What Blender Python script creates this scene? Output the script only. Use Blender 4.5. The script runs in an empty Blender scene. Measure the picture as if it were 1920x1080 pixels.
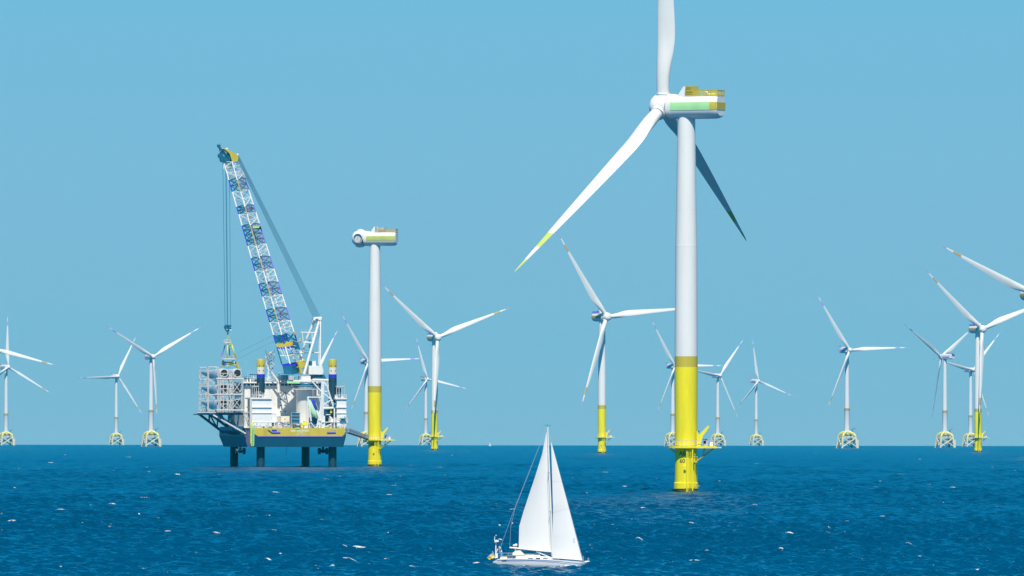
import bpy, math, random
import numpy as np
from mathutils import Vector, Matrix
R = math.radians
random.seed(7)
scn = bpy.context.scene
COL = scn.collection

# ---------------------------------------------------------------- camera, sky, sun, exposure
FPX, CAM_H, R_EARTH = 17450.0, 14.9, 7.33e6       # focal length in photo pixels, eye height, effective earth radius
cam_d = bpy.data.cameras.new("camera")
cam_d.sensor_width = 36.0
cam_d.lens = 36.0 * FPX / 1920.0
cam_d.clip_start = 1.0
cam_d.clip_end = 60000.0
cam = bpy.data.objects.new("camera", cam_d)
COL.objects.link(cam)
CAM_M = (Matrix.Translation((0, 0, CAM_H)) @ Matrix.Rotation(R(90) + 0.014887, 4, 'X') @ Matrix.Rotation(0.0013, 4, 'Z'))
cam.matrix_world = CAM_M
scn.camera = cam

SKY_LOW, SKY_MID, SKY_HIGH, SKY_TOP = (.575, .72, .75), (.53, .92, .905), (.04, 1.42, 1.75), (.0, .36, .60)
SUN_EL, SUN_AZ = 54.0, 1.0                        # sun behind the viewer, a little to the right
world = bpy.data.worlds.new("World")
scn.world = world
world.use_nodes = True
wn, wl = world.node_tree.nodes, world.node_tree.links
wn.clear()
sky = wn.new('ShaderNodeTexSky')
sky.sky_type = 'NISHITA'
sky.sun_disc = False
sky.sun_elevation = R(SUN_EL)
sky.sun_rotation = R(180 - SUN_AZ)
sky.air_density = 1.0
sky.dust_density = 0.0
sky.ozone_density = 2.0
tcw = wn.new('ShaderNodeTexCoord')
lift = wn.new('ShaderNodeVectorMath'); lift.operation = 'ADD'; lift.inputs[1].default_value = (0, 0, 0.14)
wl.new(tcw.outputs['Generated'], lift.inputs[0]); wl.new(lift.outputs[0], sky.inputs['Vector'])
tint = wn.new('ShaderNodeMix')
tint.data_type = 'RGBA'; tint.blend_type = 'MULTIPLY'
tint.inputs['Factor'].default_value = 1.0
sep = wn.new('ShaderNodeSeparateXYZ'); wl.new(tcw.outputs['Generated'], sep.inputs[0])
tramp = wn.new('ShaderNodeValToRGB')               # clear marine air: pale low down, deep blue higher up
tramp.color_ramp.elements.new(0.3); tramp.color_ramp.elements.new(0.6)
for k_, (p_, c_) in enumerate(((0.0, SKY_LOW), (0.046, SKY_MID), (0.075, SKY_HIGH), (0.5, SKY_TOP))):
    tramp.color_ramp.elements[k_].position = p_
    tramp.color_ramp.elements[k_].color = (*c_, 1)
wl.new(sep.outputs['Z'], tramp.inputs['Fac']); wl.new(tramp.outputs['Color'], tint.inputs[7])
bg = wn.new('ShaderNodeBackground')
bg.inputs['Strength'].default_value = 0.11
wo = wn.new('ShaderNodeOutputWorld')
wl.new(sky.outputs['Color'], tint.inputs[6])
wl.new(tint.outputs[2], bg.inputs['Color'])
wl.new(bg.outputs['Background'], wo.inputs['Surface'])

sun_d = bpy.data.lights.new("sun", 'SUN')
sun_d.energy = 5.0
sun_d.angle = R(0.53)
sun_d.color = (1.0, 0.92, 0.77)
sun = bpy.data.objects.new("sun", sun_d)
COL.objects.link(sun)
SDIR = Vector((math.sin(R(SUN_AZ)) * math.cos(R(SUN_EL)), -math.cos(R(SUN_AZ)) * math.cos(R(SUN_EL)), math.sin(R(SUN_EL))))
sun.rotation_euler = SDIR.to_track_quat('Z', 'Y').to_euler()
sun.location = (0, -50, 300)
scn.view_settings.view_transform = 'Standard'
scn.view_settings.look = 'None'
scn.view_settings.exposure = 0.1
scn.view_settings.gamma = 1.0
scn.view_settings.use_curve_mapping = False
scn.cycles.max_bounces = 6

def sea_z(x, y):
    return -(x * x + y * y) / (2 * R_EARTH)

def at(px, py, D):
    """the world point on the sight line of a photo pixel, D metres away"""
    d = CAM_M.to_3x3() @ Vector(((px - 960.0) / FPX, (540.0 - py) / FPX, -1.0))
    k = D / math.hypot(d.x, d.y)
    return CAM_M.translation + d * k

# ---------------------------------------------------------------- materials
def mat(name, col, rough=0.5, metal=0.0, spec=0.5, wear=0.06, scale=0.4, streak=True, dirt=None):
    m = bpy.data.materials.new(name)
    m.use_nodes = True
    nt = m.node_tree
    b = nt.nodes['Principled BSDF']
    b.inputs['Roughness'].default_value = rough
    b.inputs['Metallic'].default_value = metal
    b.inputs['Specular IOR Level'].default_value = spec
    tc = nt.nodes.new('ShaderNodeTexCoord')
    mp = nt.nodes.new('ShaderNodeMapping')
    mp.inputs['Scale'].default_value = (1, 1, 0.18 if streak else 1)
    nz = nt.nodes.new('ShaderNodeTexNoise')
    nz.inputs['Scale'].default_value = scale
    nz.inputs['Detail'].default_value = 6
    nz.inputs['Roughness'].default_value = 0.65
    cr = nt.nodes.new('ShaderNodeValToRGB')
    c = cr.color_ramp
    d = dirt or tuple(x * (1 - wear * 3) for x in col)
    c.elements[0].position = 0.28; c.elements[0].color = (*d, 1)
    c.elements[1].position = 0.55; c.elements[1].color = (*col, 1)
    nt.links.new(tc.outputs['Object'], mp.inputs['Vector'])
    nt.links.new(mp.outputs['Vector'], nz.inputs['Vector'])
    nt.links.new(nz.outputs['Fac'], cr.inputs['Fac'])
    nt.links.new(cr.outputs['Color'], b.inputs['Base Color'])
    return m

M = {}
M['white'] = mat('white_paint', (0.80, 0.80, 0.78), 0.42, wear=0.025, scale=0.25)
M['ship_white'] = mat('ship_white_paint', (0.84, 0.83, 0.80), 0.5, wear=0.035, scale=0.5)
M['farwhite'] = mat('far_faded_white', (0.72, 0.73, 0.75), 0.5, wear=0.02)  # turbine white greyed, the fade of distance put into its colour
M['sail'] = mat('sailcloth', (0.80, 0.80, 0.80), 0.8, wear=0.02, scale=0.5, spec=0.1)
M['yellow'] = mat('signal_yellow_paint', (0.88, 0.76, 0.012), 0.45, wear=0.05, scale=0.4)
M['olive'] = mat('olive_yellow_paint', (0.55, 0.46, 0.05), 0.5, wear=0.06)
M['fouling'] = mat('wet_fouled_steel', (0.16, 0.15, 0.06), 0.4, wear=0.2, scale=2.0)
M['lime'] = mat('lime_paint', (0.50, 0.58, 0.14), 0.5, wear=0.05)
M['mint'] = mat('pale_green_paint', (0.42, 0.80, 0.36), 0.45, wear=0.04)
M['palegreen'] = mat('pale_green_hull', (0.50, 0.85, 0.50), 0.4, wear=0.04)
M['violet'] = mat('violet_paint', (0.20, 0.16, 0.75), 0.5, wear=0.05)
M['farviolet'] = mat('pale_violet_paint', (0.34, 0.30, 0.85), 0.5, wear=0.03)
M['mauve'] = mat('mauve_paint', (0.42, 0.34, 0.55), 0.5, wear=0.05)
M['brown'] = mat('brown_paint', (0.52, 0.40, 0.16), 0.5, wear=0.05)
M['navy'] = mat('navy_hull_paint', (0.002, 0.075, 0.15), 0.45, wear=0.06, scale=0.3)
M['blue'] = mat('royal_blue_paint', (0.03, 0.03, 0.62), 0.45, wear=0.06)
M['hullmauve'] = mat('faded_mauve_paint', (0.19, 0.19, 0.30), 0.5, wear=0.1)
M['steelblue'] = mat('dark_blue_steel', (0.005, 0.13, 0.25), 0.5, wear=0.1, scale=0.8)
M['legblue'] = mat('shaded_blue_steel', (0.002, 0.05, 0.09), 0.6, wear=0.08)  # blue leg steel, darkened to carry the shadow under the hull
M['rope'] = mat('dark_wire_rope', (0.0, 0.15, 0.26), 0.6)
M['dark'] = mat('near_black', (0.012, 0.02, 0.03), 0.6)
M['glass'] = mat('dark_glass', (0.01, 0.04, 0.06), 0.1)
M['grey'] = mat('grey_steel', (0.50, 0.50, 0.52), 0.5, wear=0.08, scale=1.0)
M['rackgrey'] = mat('galvanised_steel', (0.62, 0.60, 0.58), 0.5, wear=0.06, scale=1.0)
M['beige'] = mat('beige_steel', (0.72, 0.66, 0.50), 0.55, wear=0.08, scale=0.4)
M['paleyellow'] = mat('pale_yellow_paint', (0.78, 0.72, 0.22), 0.5, wear=0.05)
M['cream'] = mat('cream_paint', (0.80, 0.76, 0.62), 0.5, wear=0.05)
M['bagblue'] = mat('bright_blue_cloth', (0.01, 0.28, 0.55), 0.7)
M['navyline'] = mat('blue_line_paint', (0.03, 0.10, 0.42), 0.4)
M['ink'] = mat('black_lettering', (0.02, 0.03, 0.04), 0.6)
M['foam'] = mat('foam', (0.75, 0.80, 0.82), 0.9)

# ---------------------------------------------------------------- mesh helpers
class MB:
    def __init__(s):
        s.v, s.f, s.m, s.sm, s.mats = [], [], [], [], []
        s.cur = 0
    def mt(s, name):
        m = M[name]
        if m not in s.mats: s.mats.append(m)
        s.cur = s.mats.index(m)
        return s
    def add(s, vs, fs, smooth=False):
        b = len(s.v)
        s.v += [tuple(p) for p in vs]
        for f in fs:
            s.f.append(tuple(b + i for i in f)); s.m.append(s.cur); s.sm.append(smooth)
    def box(s, a, b):
        (x0, y0, z0), (x1, y1, z1) = a, b
        x0, x1 = min(x0, x1), max(x0, x1); y0, y1 = min(y0, y1), max(y0, y1); z0, z1 = min(z0, z1), max(z0, z1)
        s.add([(x0, y0, z0), (x1, y0, z0), (x1, y1, z0), (x0, y1, z0), (x0, y0, z1), (x1, y0, z1), (x1, y1, z1), (x0, y1, z1)],
              [(0, 3, 2, 1), (4, 5, 6, 7), (0, 1, 5, 4), (1, 2, 6, 5), (2, 3, 7, 6), (3, 0, 4, 7)])
    def tube(s, a, b, r0, r1=None, n=8, cap=True):
        a, b = Vector(a), Vector(b)
        r1 = r0 if r1 is None else r1
        d = b - a
        if d.length < 1e-6: return
        q = d.to_track_quat('Z', 'Y')
        vs = []
        for c, r in ((a, r0), (b, r1)):
            for i in range(n):
                t = 2 * math.pi * (i + .5) / n
                vs.append(c + q @ Vector((r * math.cos(t), r * math.sin(t), 0)))
        fs = [(i, (i + 1) % n, n + (i + 1) % n, n + i) for i in range(n)]
        s.add(vs, fs, n > 6)
        if cap: s.add(vs, [tuple(range(n - 1, -1, -1)), tuple(range(n, 2 * n))])
    def lathe(s, c, prof, n=32, mats=None, ax='Z'):
        """prof: list of (r, z)"""
        c = Vector(c)
        for k in range(len(prof) - 1):
            if mats: s.mt(mats[k])
            vs = []
            for r, z in (prof[k], prof[k + 1]):
                for i in range(n):
                    t = 2 * math.pi * i / n
                    p = (r * math.cos(t), r * math.sin(t), z)
                    if ax == 'Y': p = (p[0], z, p[1])
                    vs.append(c + Vector(p))
            if ax == 'Y': s.add(vs, [(n + i, n + (i + 1) % n, (i + 1) % n, i) for i in range(n)], True)
            else: s.add(vs, [(i, (i + 1) % n, n + (i + 1) % n, n + i) for i in range(n)], True)
    def loft(s, rings, cap=True, smooth=True, mats=None):
        n = len(rings[0])
        for k in range(len(rings) - 1):
            if mats: s.mt(mats[k])
            s.add(list(rings[k]) + list(rings[k + 1]), [(i, (i + 1) % n, n + (i + 1) % n, n + i) for i in range(n)], smooth)
        if cap:
            s.add(rings[0], [tuple(range(n - 1, -1, -1))]); s.add(rings[-1], [tuple(range(n))])
    def prism(s, poly, y0, y1):
        """poly of (x,z), extruded along y"""
        n = len(poly)
        vs = [(x, y0, z) for x, z in poly] + [(x, y1, z) for x, z in poly]
        s.add(vs, [(i, n + i, n + (i + 1) % n, (i + 1) % n) for i in range(n)] + [tuple(range(n)), tuple(range(2 * n - 1, n - 1, -1))])
    def ball(s, c, r, n=12):
        c = Vector(c)
        prof = [(r * math.sin(math.pi * i / n), -r * math.cos(math.pi * i / n)) for i in range(n + 1)]
        s.lathe(c, prof, n * 2)
    def rail(s, pts, h=1.1, r=0.05, step=1.6, closed=False):
        pts = [Vector(p) for p in pts]
        seg = list(zip(pts, pts[1:] + ([pts[0]] if closed else [])))
        if not closed: seg = seg[:len(pts) - 1]
        for a, b in seg:
            up = Vector((0, 0, h))
            s.tube(a + up, b + up, r, n=4, cap=False); s.tube(a + up * .5, b + up * .5, r * .7, n=4, cap=False)
            k = max(1, int((b - a).length / step))
            for i in range(k + 1):
                p = a.lerp(b, i / k); s.tube(p, p + up, r, n=4, cap=False)
    def lattice(s, A, B, n, r, rb, horiz=True, faces=None, n4=4):
        """four-chord truss between the square ends A and B (lists of 4 points)"""
        A, B = [Vector(a) for a in A], [Vector(b) for b in B]
        L = [[A[i].lerp(B[i], k / n) for i in range(4)] for k in range(n + 1)]
        for i in range(4): s.tube(A[i], B[i], r, n=6)
        for k in range(n + 1):
            for i in range(4):
                j = (i + 1) % 4
                if faces and i not in faces: continue
                if horiz: s.tube(L[k][i], L[k][j], rb, n=n4, cap=False)
                if k < n:
                    if k % 2: s.tube(L[k][i], L[k + 1][j], rb, n=n4, cap=False)
                    else: s.tube(L[k][j], L[k + 1][i], rb, n=n4, cap=False)
    def mesh(s, name, sharp=40):
        me = bpy.data.meshes.new(name)
        me.from_pydata(s.v, [], s.f)
        for m in (s.mats or [M['white']]): me.materials.append(m)
        me.polygons.foreach_set('material_index', s.m)
        me.polygons.foreach_set('use_smooth', s.sm)
        me.update()
        import bmesh
        bm = bmesh.new(); bm.from_mesh(me)
        bmesh.ops.remove_doubles(bm, verts=bm.verts, dist=0.0005)
        if sharp:
            for e in bm.edges:
                if len(e.link_faces) == 2 and e.calc_face_angle(0) > R(sharp): e.smooth = False
        bm.to_mesh(me); bm.free()
        return me
    def build(s, name, parent=None, M_=None, sharp=40):
        return link(name, s.mesh(name, sharp), parent, M_)

def link(name, me, parent=None, M_=None):
    o = bpy.data.objects.new(name, me)
    COL.objects.link(o)
    if parent: o.parent = parent
    if M_ is not None: o.matrix_basis = M_
    return o

def tag(o, label=None, cat=None, group=None, kind=None):
    if label: o['label'] = label
    if cat: o['category'] = cat
    if group: o['group'] = group
    if kind: o['kind'] = kind
    return o

def empty(name, loc, rz=0.0):
    o = bpy.data.objects.new(name, None)
    COL.objects.link(o)
    o.location = loc; o.rotation_euler = (0, 0, rz)
    o.empty_display_size = 2
    return o

def text_mesh(txt, size, depth=0.02, align='CENTER'):
    c = bpy.data.curves.new('lettering', 'FONT')
    c.body = txt; c.size = size; c.extrude = depth; c.align_x = align; c.align_y = 'CENTER'
    c.resolution_u = 3
    c.offset = size * 0.012
    o = bpy.data.objects.new('lettering', c)
    COL.objects.link(o)
    bpy.context.view_layer.update()
    me = bpy.data.meshes.new_from_object(o.evaluated_get(bpy.context.evaluated_depsgraph_get()))
    bpy.data.objects.remove(o); bpy.data.curves.remove(c)
    me.name = 'lettering'
    return me

# ---------------------------------------------------------------- the sea: one curved sheet with real waves
def build_sea():
    rng = np.random.default_rng(11)
    rs = [4.0]
    while rs[-1] < 780: rs.append(rs[-1] * 1.05 + 0.2)
    rs.append(800.0)
    while rs[-1] < 15500: rs.append(rs[-1] + 0.42 * (rs[-1] / 900.0) ** 1.36)
    while rs[-1] < 24000: rs.append(rs[-1] * 1.02)
    rs = np.array(rs)
    half, st = R(3.55), 0.00025
    fine = np.arange(-half, half + st / 2, st)
    coarse = []
    a, d = half, st
    while a + d < math.pi:
        d = min(d * 1.35, 0.12); a += d
        if a < math.pi - .06: coarse.append(a)
    an = np.concatenate([-np.array(coarse[::-1]), fine, np.array(coarse), [math.pi]])
    nr, na = len(rs), len(an)
    RR, AA = np.meshgrid(rs, an, indexing='ij')
    X, Y = RR * np.sin(AA), RR * np.cos(AA)
    da = np.gradient(an); dr = np.gradient(rs)
    cell = np.maximum(dr[:, None], (rs[:, None] * da[None, :]))
    lost = np.zeros_like(X); Z = np.zeros_like(X); DX = np.zeros_like(X); DY = np.zeros_like(X)
    n = 54
    lam = np.geomspace(1.15, 20.0, n)
    main_dir = R(118)                    # travelling away and to the left
    for l in lam:
        th = main_dir + rng.normal() * 0.62
        k = 2 * math.pi / l
        a_ = 0.046 * l / (2 * math.pi) * float(np.interp(l, [1.5, 3, 5, 8, 15, 30], [1.85, 1.8, 1.35, .85, .4, .25]))
        ph = rng.uniform(0, 6.28)
        w = np.clip((l / cell - 1.8) / 1.6, 0, 1)
        kx, ky = k * math.cos(th), k * math.sin(th)
        P = kx * X + ky * Y + ph
        c_, s_ = np.cos(P), np.sin(P)
        Z += w * a_ * c_; lost += (k * a_) ** 2 / 2 * (1 - w * w)
        DX -= 0.85 * w * a_ * s_ * math.cos(th); DY -= 0.85 * w * a_ * s_ * math.sin(th)
    lost = np.sqrt(lost)
    wav = Z.copy()
    # slow gusts: patches where the chop is a little higher or lower
    g = 1 + 0.15 * np.sin(X / 61 + Y / 190 + 1) + 0.12 * np.sin(X / 23 - Y / 87 + 2.2)
    Z *= g; DX *= g; DY *= g
    foam = np.zeros_like(X)
    i0 = int(np.searchsorted(rs, 850)); j0 = len(coarse)
    def proj(x, y):
        r = math.hypot(x, y)
        return r, math.atan2(x, y)
    def cell_of(px, py):
        p0 = None
        # distance at which the sea is seen at that pixel
        Dh = 14780.0; hy = 833.7 + 2.5 * px / 1920
        lo, hi = 860.0, 14500.0
        for _ in range(40):
            m = (lo + hi) / 2
            if hy + FPX * CAM_H / m * (1 - m / Dh) ** 2 > py: lo = m
            else: hi = m
        return lo, (px - 960) / FPX
    def whitecap(px, py, wid, seek=True, strength=1.0):
        r, a = cell_of(px, py)
        i = int(np.searchsorted(rs, r)); j = int(np.searchsorted(an, a))
        if seek:
            di, dj = 14, 10
            a0, b0 = max(0, i - di), max(0, j - dj)
            win = wav[a0:i + di, b0:j + dj]
            q = np.unravel_index(np.argmax(win), win.shape)
            i, j = a0 + q[0], b0 + q[1]
        cx, cy = X[i, j], Y[i, j]
        hi_ = int(max(4, 4 * wid / dr[i])); hj = int(max(3, 3 * wid / (rs[i] * st)))
        sl = (slice(max(0, i - hi_), i + hi_), slice(max(0, j - hj), j + hj))
        ux, uy = X[sl] - cx, Y[sl] - cy
        t = rng.uniform(-.25, .25)
        ux, uy = ux * math.cos(t) + uy * math.sin(t), -ux * math.sin(t) + uy * math.cos(t)
        ux = ux + 0.25 * wid * np.sin(uy * 2.1 / wid)
        d = (ux / wid) ** 2 + (uy / (0.34 * wid + 0.45 * dr[i])) ** 2
        foam[sl] = np.maximum(foam[sl], strength * np.clip(1.25 - d, 0, 1))
    for _ in range(125):
        v = rng.random() ** 1.25
        py = 842 + v * 236
        px = rng.uniform(-60, 1980)
        k = 0.3 + 0.75 * rng.random() ** 2.5
        far = (1 - v)
        whitecap(px, py, k * (0.7 + 1.7 * far ** 2), strength=rng.uniform(.55, 1.0))
    for px, py, w in ((648, 1031, 1.35), (661, 1032, 0.9), (637, 1031, .8), (543, 1055, 1.0), (620, 1058, .8), (372, 1004, .9), (341, 1002, .6), (752, 931, 1.3),
                      (1333, 987, 1.1), (1513, 1006, 1.0), (1732, 1024, .7), (1910, 1062, 1.3), (1490, 1036, .5), (103, 958, 1.3), (50, 985, 1.2), (183, 948, 1.3),
                      (1752, 917, 1.3), (233, 857, 2.2), (340, 891, 1.4), (92, 868, 1.6), (1035, 913, 1.0), (704, 1060, .9), (1388, 949, .8), (1330, 914, 1.3)):
        whitecap(px, py, w)
    # foam beside the yacht and its wake, and the wash round the near foundations
    dc = at(1010, 1063, 994)
    lx, ly = X - dc.x, Y - dc.y
    wake = np.zeros_like(X)
    sel = (np.abs(lx) < 40) & (np.abs(ly) < 25)
    q, p = lx[sel], ly[sel]
    h_ = np.zeros_like(q)
    h_ = np.maximum(h_, np.clip(1.2 - ((q + 6.4) / 1.7) ** 2 - ((p + .2) / 1.3) ** 2, 0, 1))             # at the transom
    h_ = np.maximum(h_, np.clip(1.1 - ((q - 1.2) / 5.4) ** 2 - ((p + 4.0 + 0.4 * np.sin(q * 2)) / 1.9) ** 2, 0, 1) * .62)     # along the near side
    h_ = np.maximum(h_, np.clip(1.1 - ((q - 3.6) / 2.4) ** 2 - ((p + 2.0) / 1.0) ** 2, 0, 1) * .9)
    tr = np.clip((-5.5 - q) / 22, 0, 1)
    h_ = np.maximum(h_, np.where((q < -5.5) & (q > -24), np.clip(1.1 - ((p + 0.6 + .5 * np.sin(q * .7)) / .8) ** 2, 0, 1) * (.95 - .35 * tr) * (0.6 + 0.4 * np.sin(q * 1.9) * np.sin(q * .63 + 1)), 0))
    wake[sel] = h_
    foam = np.maximum(foam, wake)
    for px, D, rad in ((1284.5, 2155, 3.4), (703, 3680, 3.4)):
        c = at(px, 900, D)
        d = np.hypot((X - c.x) / 1.7, Y - c.y)
        foam = np.maximum(foam, np.clip(1 - np.abs(d - rad * .75) / 2.4, 0, 1) * .5)
    Xo, Yo = X + DX, Y + DY
    Zo = Z - (X ** 2 + Y ** 2) / (2 * R_EARTH)
    V = np.stack([Xo, Yo, Zo], -1).reshape(-1, 3)
    idx = np.arange(nr * na).reshape(nr, na)
    nxt = np.roll(idx, -1, axis=1)
    F = np.stack([idx[:-1], nxt[:-1], nxt[1:], idx[1:]], -1).reshape(-1, 4)[:, ::-1]
    V = np.vstack([V, [[0, 0, 0]]])
    tri = np.stack([np.full(na, nr * na), nxt[0], idx[0]], -1)[:, ::-1]
    me = bpy.data.meshes.new('sea')
    me.vertices.add(len(V)); me.vertices.foreach_set('co', V.astype(np.float32).ravel())
    nl = len(F) * 4 + len(tri) * 3
    me.loops.add(nl); me.loops.foreach_set('vertex_index', np.concatenate([F.ravel(), tri.ravel()]).astype(np.int32))
    me.polygons.add(len(F) + len(tri))
    me.polygons.foreach_set('loop_start', np.concatenate([np.arange(len(F)) * 4, len(F) * 4 + np.arange(len(tri)) * 3]).astype(np.int32))
    me.polygons.foreach_set('use_smooth', np.ones(len(F) + len(tri), bool))
    me.update(calc_edges=True)
    at_ = me.attributes.new('foam', 'FLOAT', 'POINT')
    at_.data.foreach_set('value', np.append(foam.ravel(), 0).astype(np.float32))
    at2 = me.attributes.new('chop', 'FLOAT', 'POINT')
    at2.data.foreach_set('value', np.append(np.sqrt(np.clip(0.26 * np.maximum(lost - .03, 0), 0.004, 1)).ravel(), .5).astype(np.float32))
    # water
    m = bpy.data.materials.new('sea_water'); m.use_nodes = True
    nt = m.node_tree; N, L = nt.nodes, nt.links
    b = N['Principled BSDF']
    b.inputs['Roughness'].default_value = 0.06
    b.inputs['IOR'].default_value = 1.333
    b.inputs['Specular IOR Level'].default_value = 0.5
    tc = N.new('ShaderNodeTexCoord')
    def noise(scale, det, vec=(1, 1, 1)):
        mp = N.new('ShaderNodeMapping'); mp.inputs['Scale'].default_value = vec
        mp.inputs['Rotation'].default_value = (0, 0, R(28))
        L.new(tc.outputs['Object'], mp.inputs['Vector'])
        z = N.new('ShaderNodeTexNoise'); z.inputs['Scale'].default_value = scale; z.inputs['Detail'].default_value = det
        z.inputs['Roughness'].default_value = 0.6
        L.new(mp.outputs['Vector'], z.inputs['Vector'])
        return z
    n1 = noise(0.9, 5, (0.7, 1.5, 1)); n2 = noise(0.16, 4, (0.7, 1.3, 1)); n3 = noise(2.4, 5, (1, 1, 1)); n4 = noise(0.012, 3)
    bump1 = N.new('ShaderNodeBump'); bump1.inputs['Strength'].default_value = 1.0; bump1.inputs['Distance'].default_value = 0.25
    L.new(n1.outputs['Fac'], bump1.inputs['Height'])
    bump2 = N.new('ShaderNodeBump'); bump2.inputs['Strength'].default_value = 1.0; bump2.inputs['Distance'].default_value = 0.5
    L.new(n2.outputs['Fac'], bump2.inputs['Height']); L.new(bump1.outputs['Normal'], bump2.inputs['Normal'])
    L.new(bump2.outputs['Normal'], b.inputs['Normal'])
    ramp = N.new('ShaderNodeValToRGB'); c = ramp.color_ramp
    c.elements[0].position = 0.3; c.elements[0].color = SEA_A
    c.elements[1].position = 0.7; c.elements[1].color = SEA_B
    L.new(n4.outputs['Fac'], ramp.inputs['Fac'])
    fa = N.new('ShaderNodeAttribute'); fa.attribute_name = 'foam'
    sub = N.new('ShaderNodeMath'); sub.operation = 'MULTIPLY_ADD'; sub.inputs[1].default_value = 2.6; sub.inputs[2].default_value = -1.62
    L.new(n3.outputs['Fac'], sub.inputs[0])
    ad = N.new('ShaderNodeMath'); ad.operation = 'ADD'
    L.new(fa.outputs['Fac'], ad.inputs[0]); L.new(sub.outputs[0], ad.inputs[1])
    mr = N.new('ShaderNodeMapRange'); mr.inputs['From Min'].default_value = 0.22; mr.inputs['From Max'].default_value = 0.42
    L.new(ad.outputs[0], mr.inputs['Value'])
    mx = N.new('ShaderNodeMix'); mx.data_type = 'RGBA'
    L.new(mr.outputs['Result'], mx.inputs['Factor']); L.new(ramp.outputs['Color'], mx.inputs[6]); mx.inputs[7].default_value = (0.72, 0.76, 0.78, 1)
    L.new(mx.outputs[2], b.inputs['Base Color'])
    ca = N.new('ShaderNodeAttribute'); ca.attribute_name = 'chop'     # roughness of the ripples too fine to model at that distance
    mr2 = N.new('ShaderNodeMapRange'); L.new(ca.outputs['Fac'], mr2.inputs['To Min']); mr2.inputs['To Min'].default_value = 0.06; mr2.inputs['To Max'].default_value = 0.9
    L.new(mr.outputs['Result'], mr2.inputs['Value']); L.new(mr2.outputs['Result'], b.inputs['Roughness'])
    me.materials.append(m)
    o = link('sea', me)
    tag(o, 'deep blue choppy sea with scattered small whitecaps', 'sea', kind='structure')
    return o
SEA_A, SEA_B = (0.0, 0.054, 0.132, 1), (0.0, 0.070, 0.168, 1)
build_sea()

# ---------------------------------------------------------------- wind turbines
def blade_mesh(L, root_r=1.25, cmax=4.3, pitch=86, twist=14, bands=('white', 'white'), body='white', prebend=0.0, hollow=False):
    """span +Z from the root; local +Y is downwind, where the trailing edge of a feathered blade points"""
    b = MB()
    st = [0, .012, .03, .06, .09, .12, .15, .18, .21, .24, .28, .33, .42, .52, .62, .70, .755, .76, .80, .842, .847, .88, .918, .923, .95, .97, .988, 1.0]
    n = 24
    rings = []
    for s in st:
        ch = 0.0
        for q in range(-6, 7):           # rounded shoulder where the root swells into the widest chord
            u_ = min(1, max(0, s + q * .011)) if .03 < s < .9 else s
            if u_ <= .21: w = max(0, (u_ - .02) / .19); w = w * w * (3 - 2 * w); c_ = 2 * root_r * (1 - w) + cmax * w
            else: c_ = cmax * (1 - (u_ - .21) / .79) * 0.94 + cmax * 0.06
            ch += c_ / 13
        if s > .975: ch *= (1.02 - s) / .045 * .8 + .12
        w = min(1, max(0, (s - .02) / .19)); w = w * w * (3 - 2 * w)
        thick = (1 - w) * 1.0 + w * (0.26 - .1 * s)
        be = R(pitch + (twist if pitch < 100 else -twist) * (1 - s) ** 2 * w)
        c = (math.cos(be), math.sin(be)); nn = (-math.sin(be), math.cos(be))
        ring = []
        for i in range(n):
            t = 2 * math.pi * i / n
            cx, cy = math.cos(t) * .5, math.sin(t) * .5 * thick
            # airfoil: sharpen the trailing edge (cx>0)
            u = (cx + .5)
            sh = 1.0 if u < .35 else ((1 - u) / .65) ** .55 * 1.02
            cy2 = cy * ((1 - w) + w * min(1.0, sh))
            off = w * 0.20
            ring.append(((cx + off) * ch * c[0] + cy2 * ch * nn[0], (cx + off) * ch * c[1] + cy2 * ch * nn[1] - prebend * s * s, s * L))
        rings.append(ring)
    ms = []
    for k in range(len(st) - 1):
        s = (st[k] + st[k + 1]) / 2
        ms.append(bands[1] if .715 < s < .818 and False else body)
    # painted bands: 6 m tip, 6 m gap, 6 m band
    ms = []
    for k in range(len(st) - 1):
        s = (st[k] + st[k + 1]) / 2
        if s > .9229: ms.append(bands[0])
        elif .758 < s < .845: ms.append(bands[1])
        else: ms.append(body)
    b.loft(rings, cap=False, mats=ms)
    b.add(rings[-1], [tuple(range(n))]); b.mt(body); b.add(rings[0], [tuple(range(n - 1, -1, -1))])
    if hollow:  # flat dark disc on the root end, shade of the open hollow painted in
        b.mt('dark')
        b.add([(0.84 * root_r * math.cos(2 * math.pi * i / 24), 0.84 * root_r * math.sin(2 * math.pi * i / 24), -0.01) for i in range(24)], [tuple(range(23, -1, -1))])
    return b.mesh('blade', 50)

def ring_xz(rx, top, bot, n=40, k=2.4):
    """nacelle cross-section: rounded below, flattened at the top"""
    out = []
    for i in range(n):
        t = 2 * math.pi * i / n
        c, s = math.cos(t), math.sin(t)
        x = rx * (abs(c) ** (2 / k)) * (1 if c > 0 else -1)
        z = (bot if s < 0 else rx) * (abs(s) ** (2 / k)) * (1 if s > 0 else -1)
        out.append((x, min(z, top)))
    return out

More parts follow.
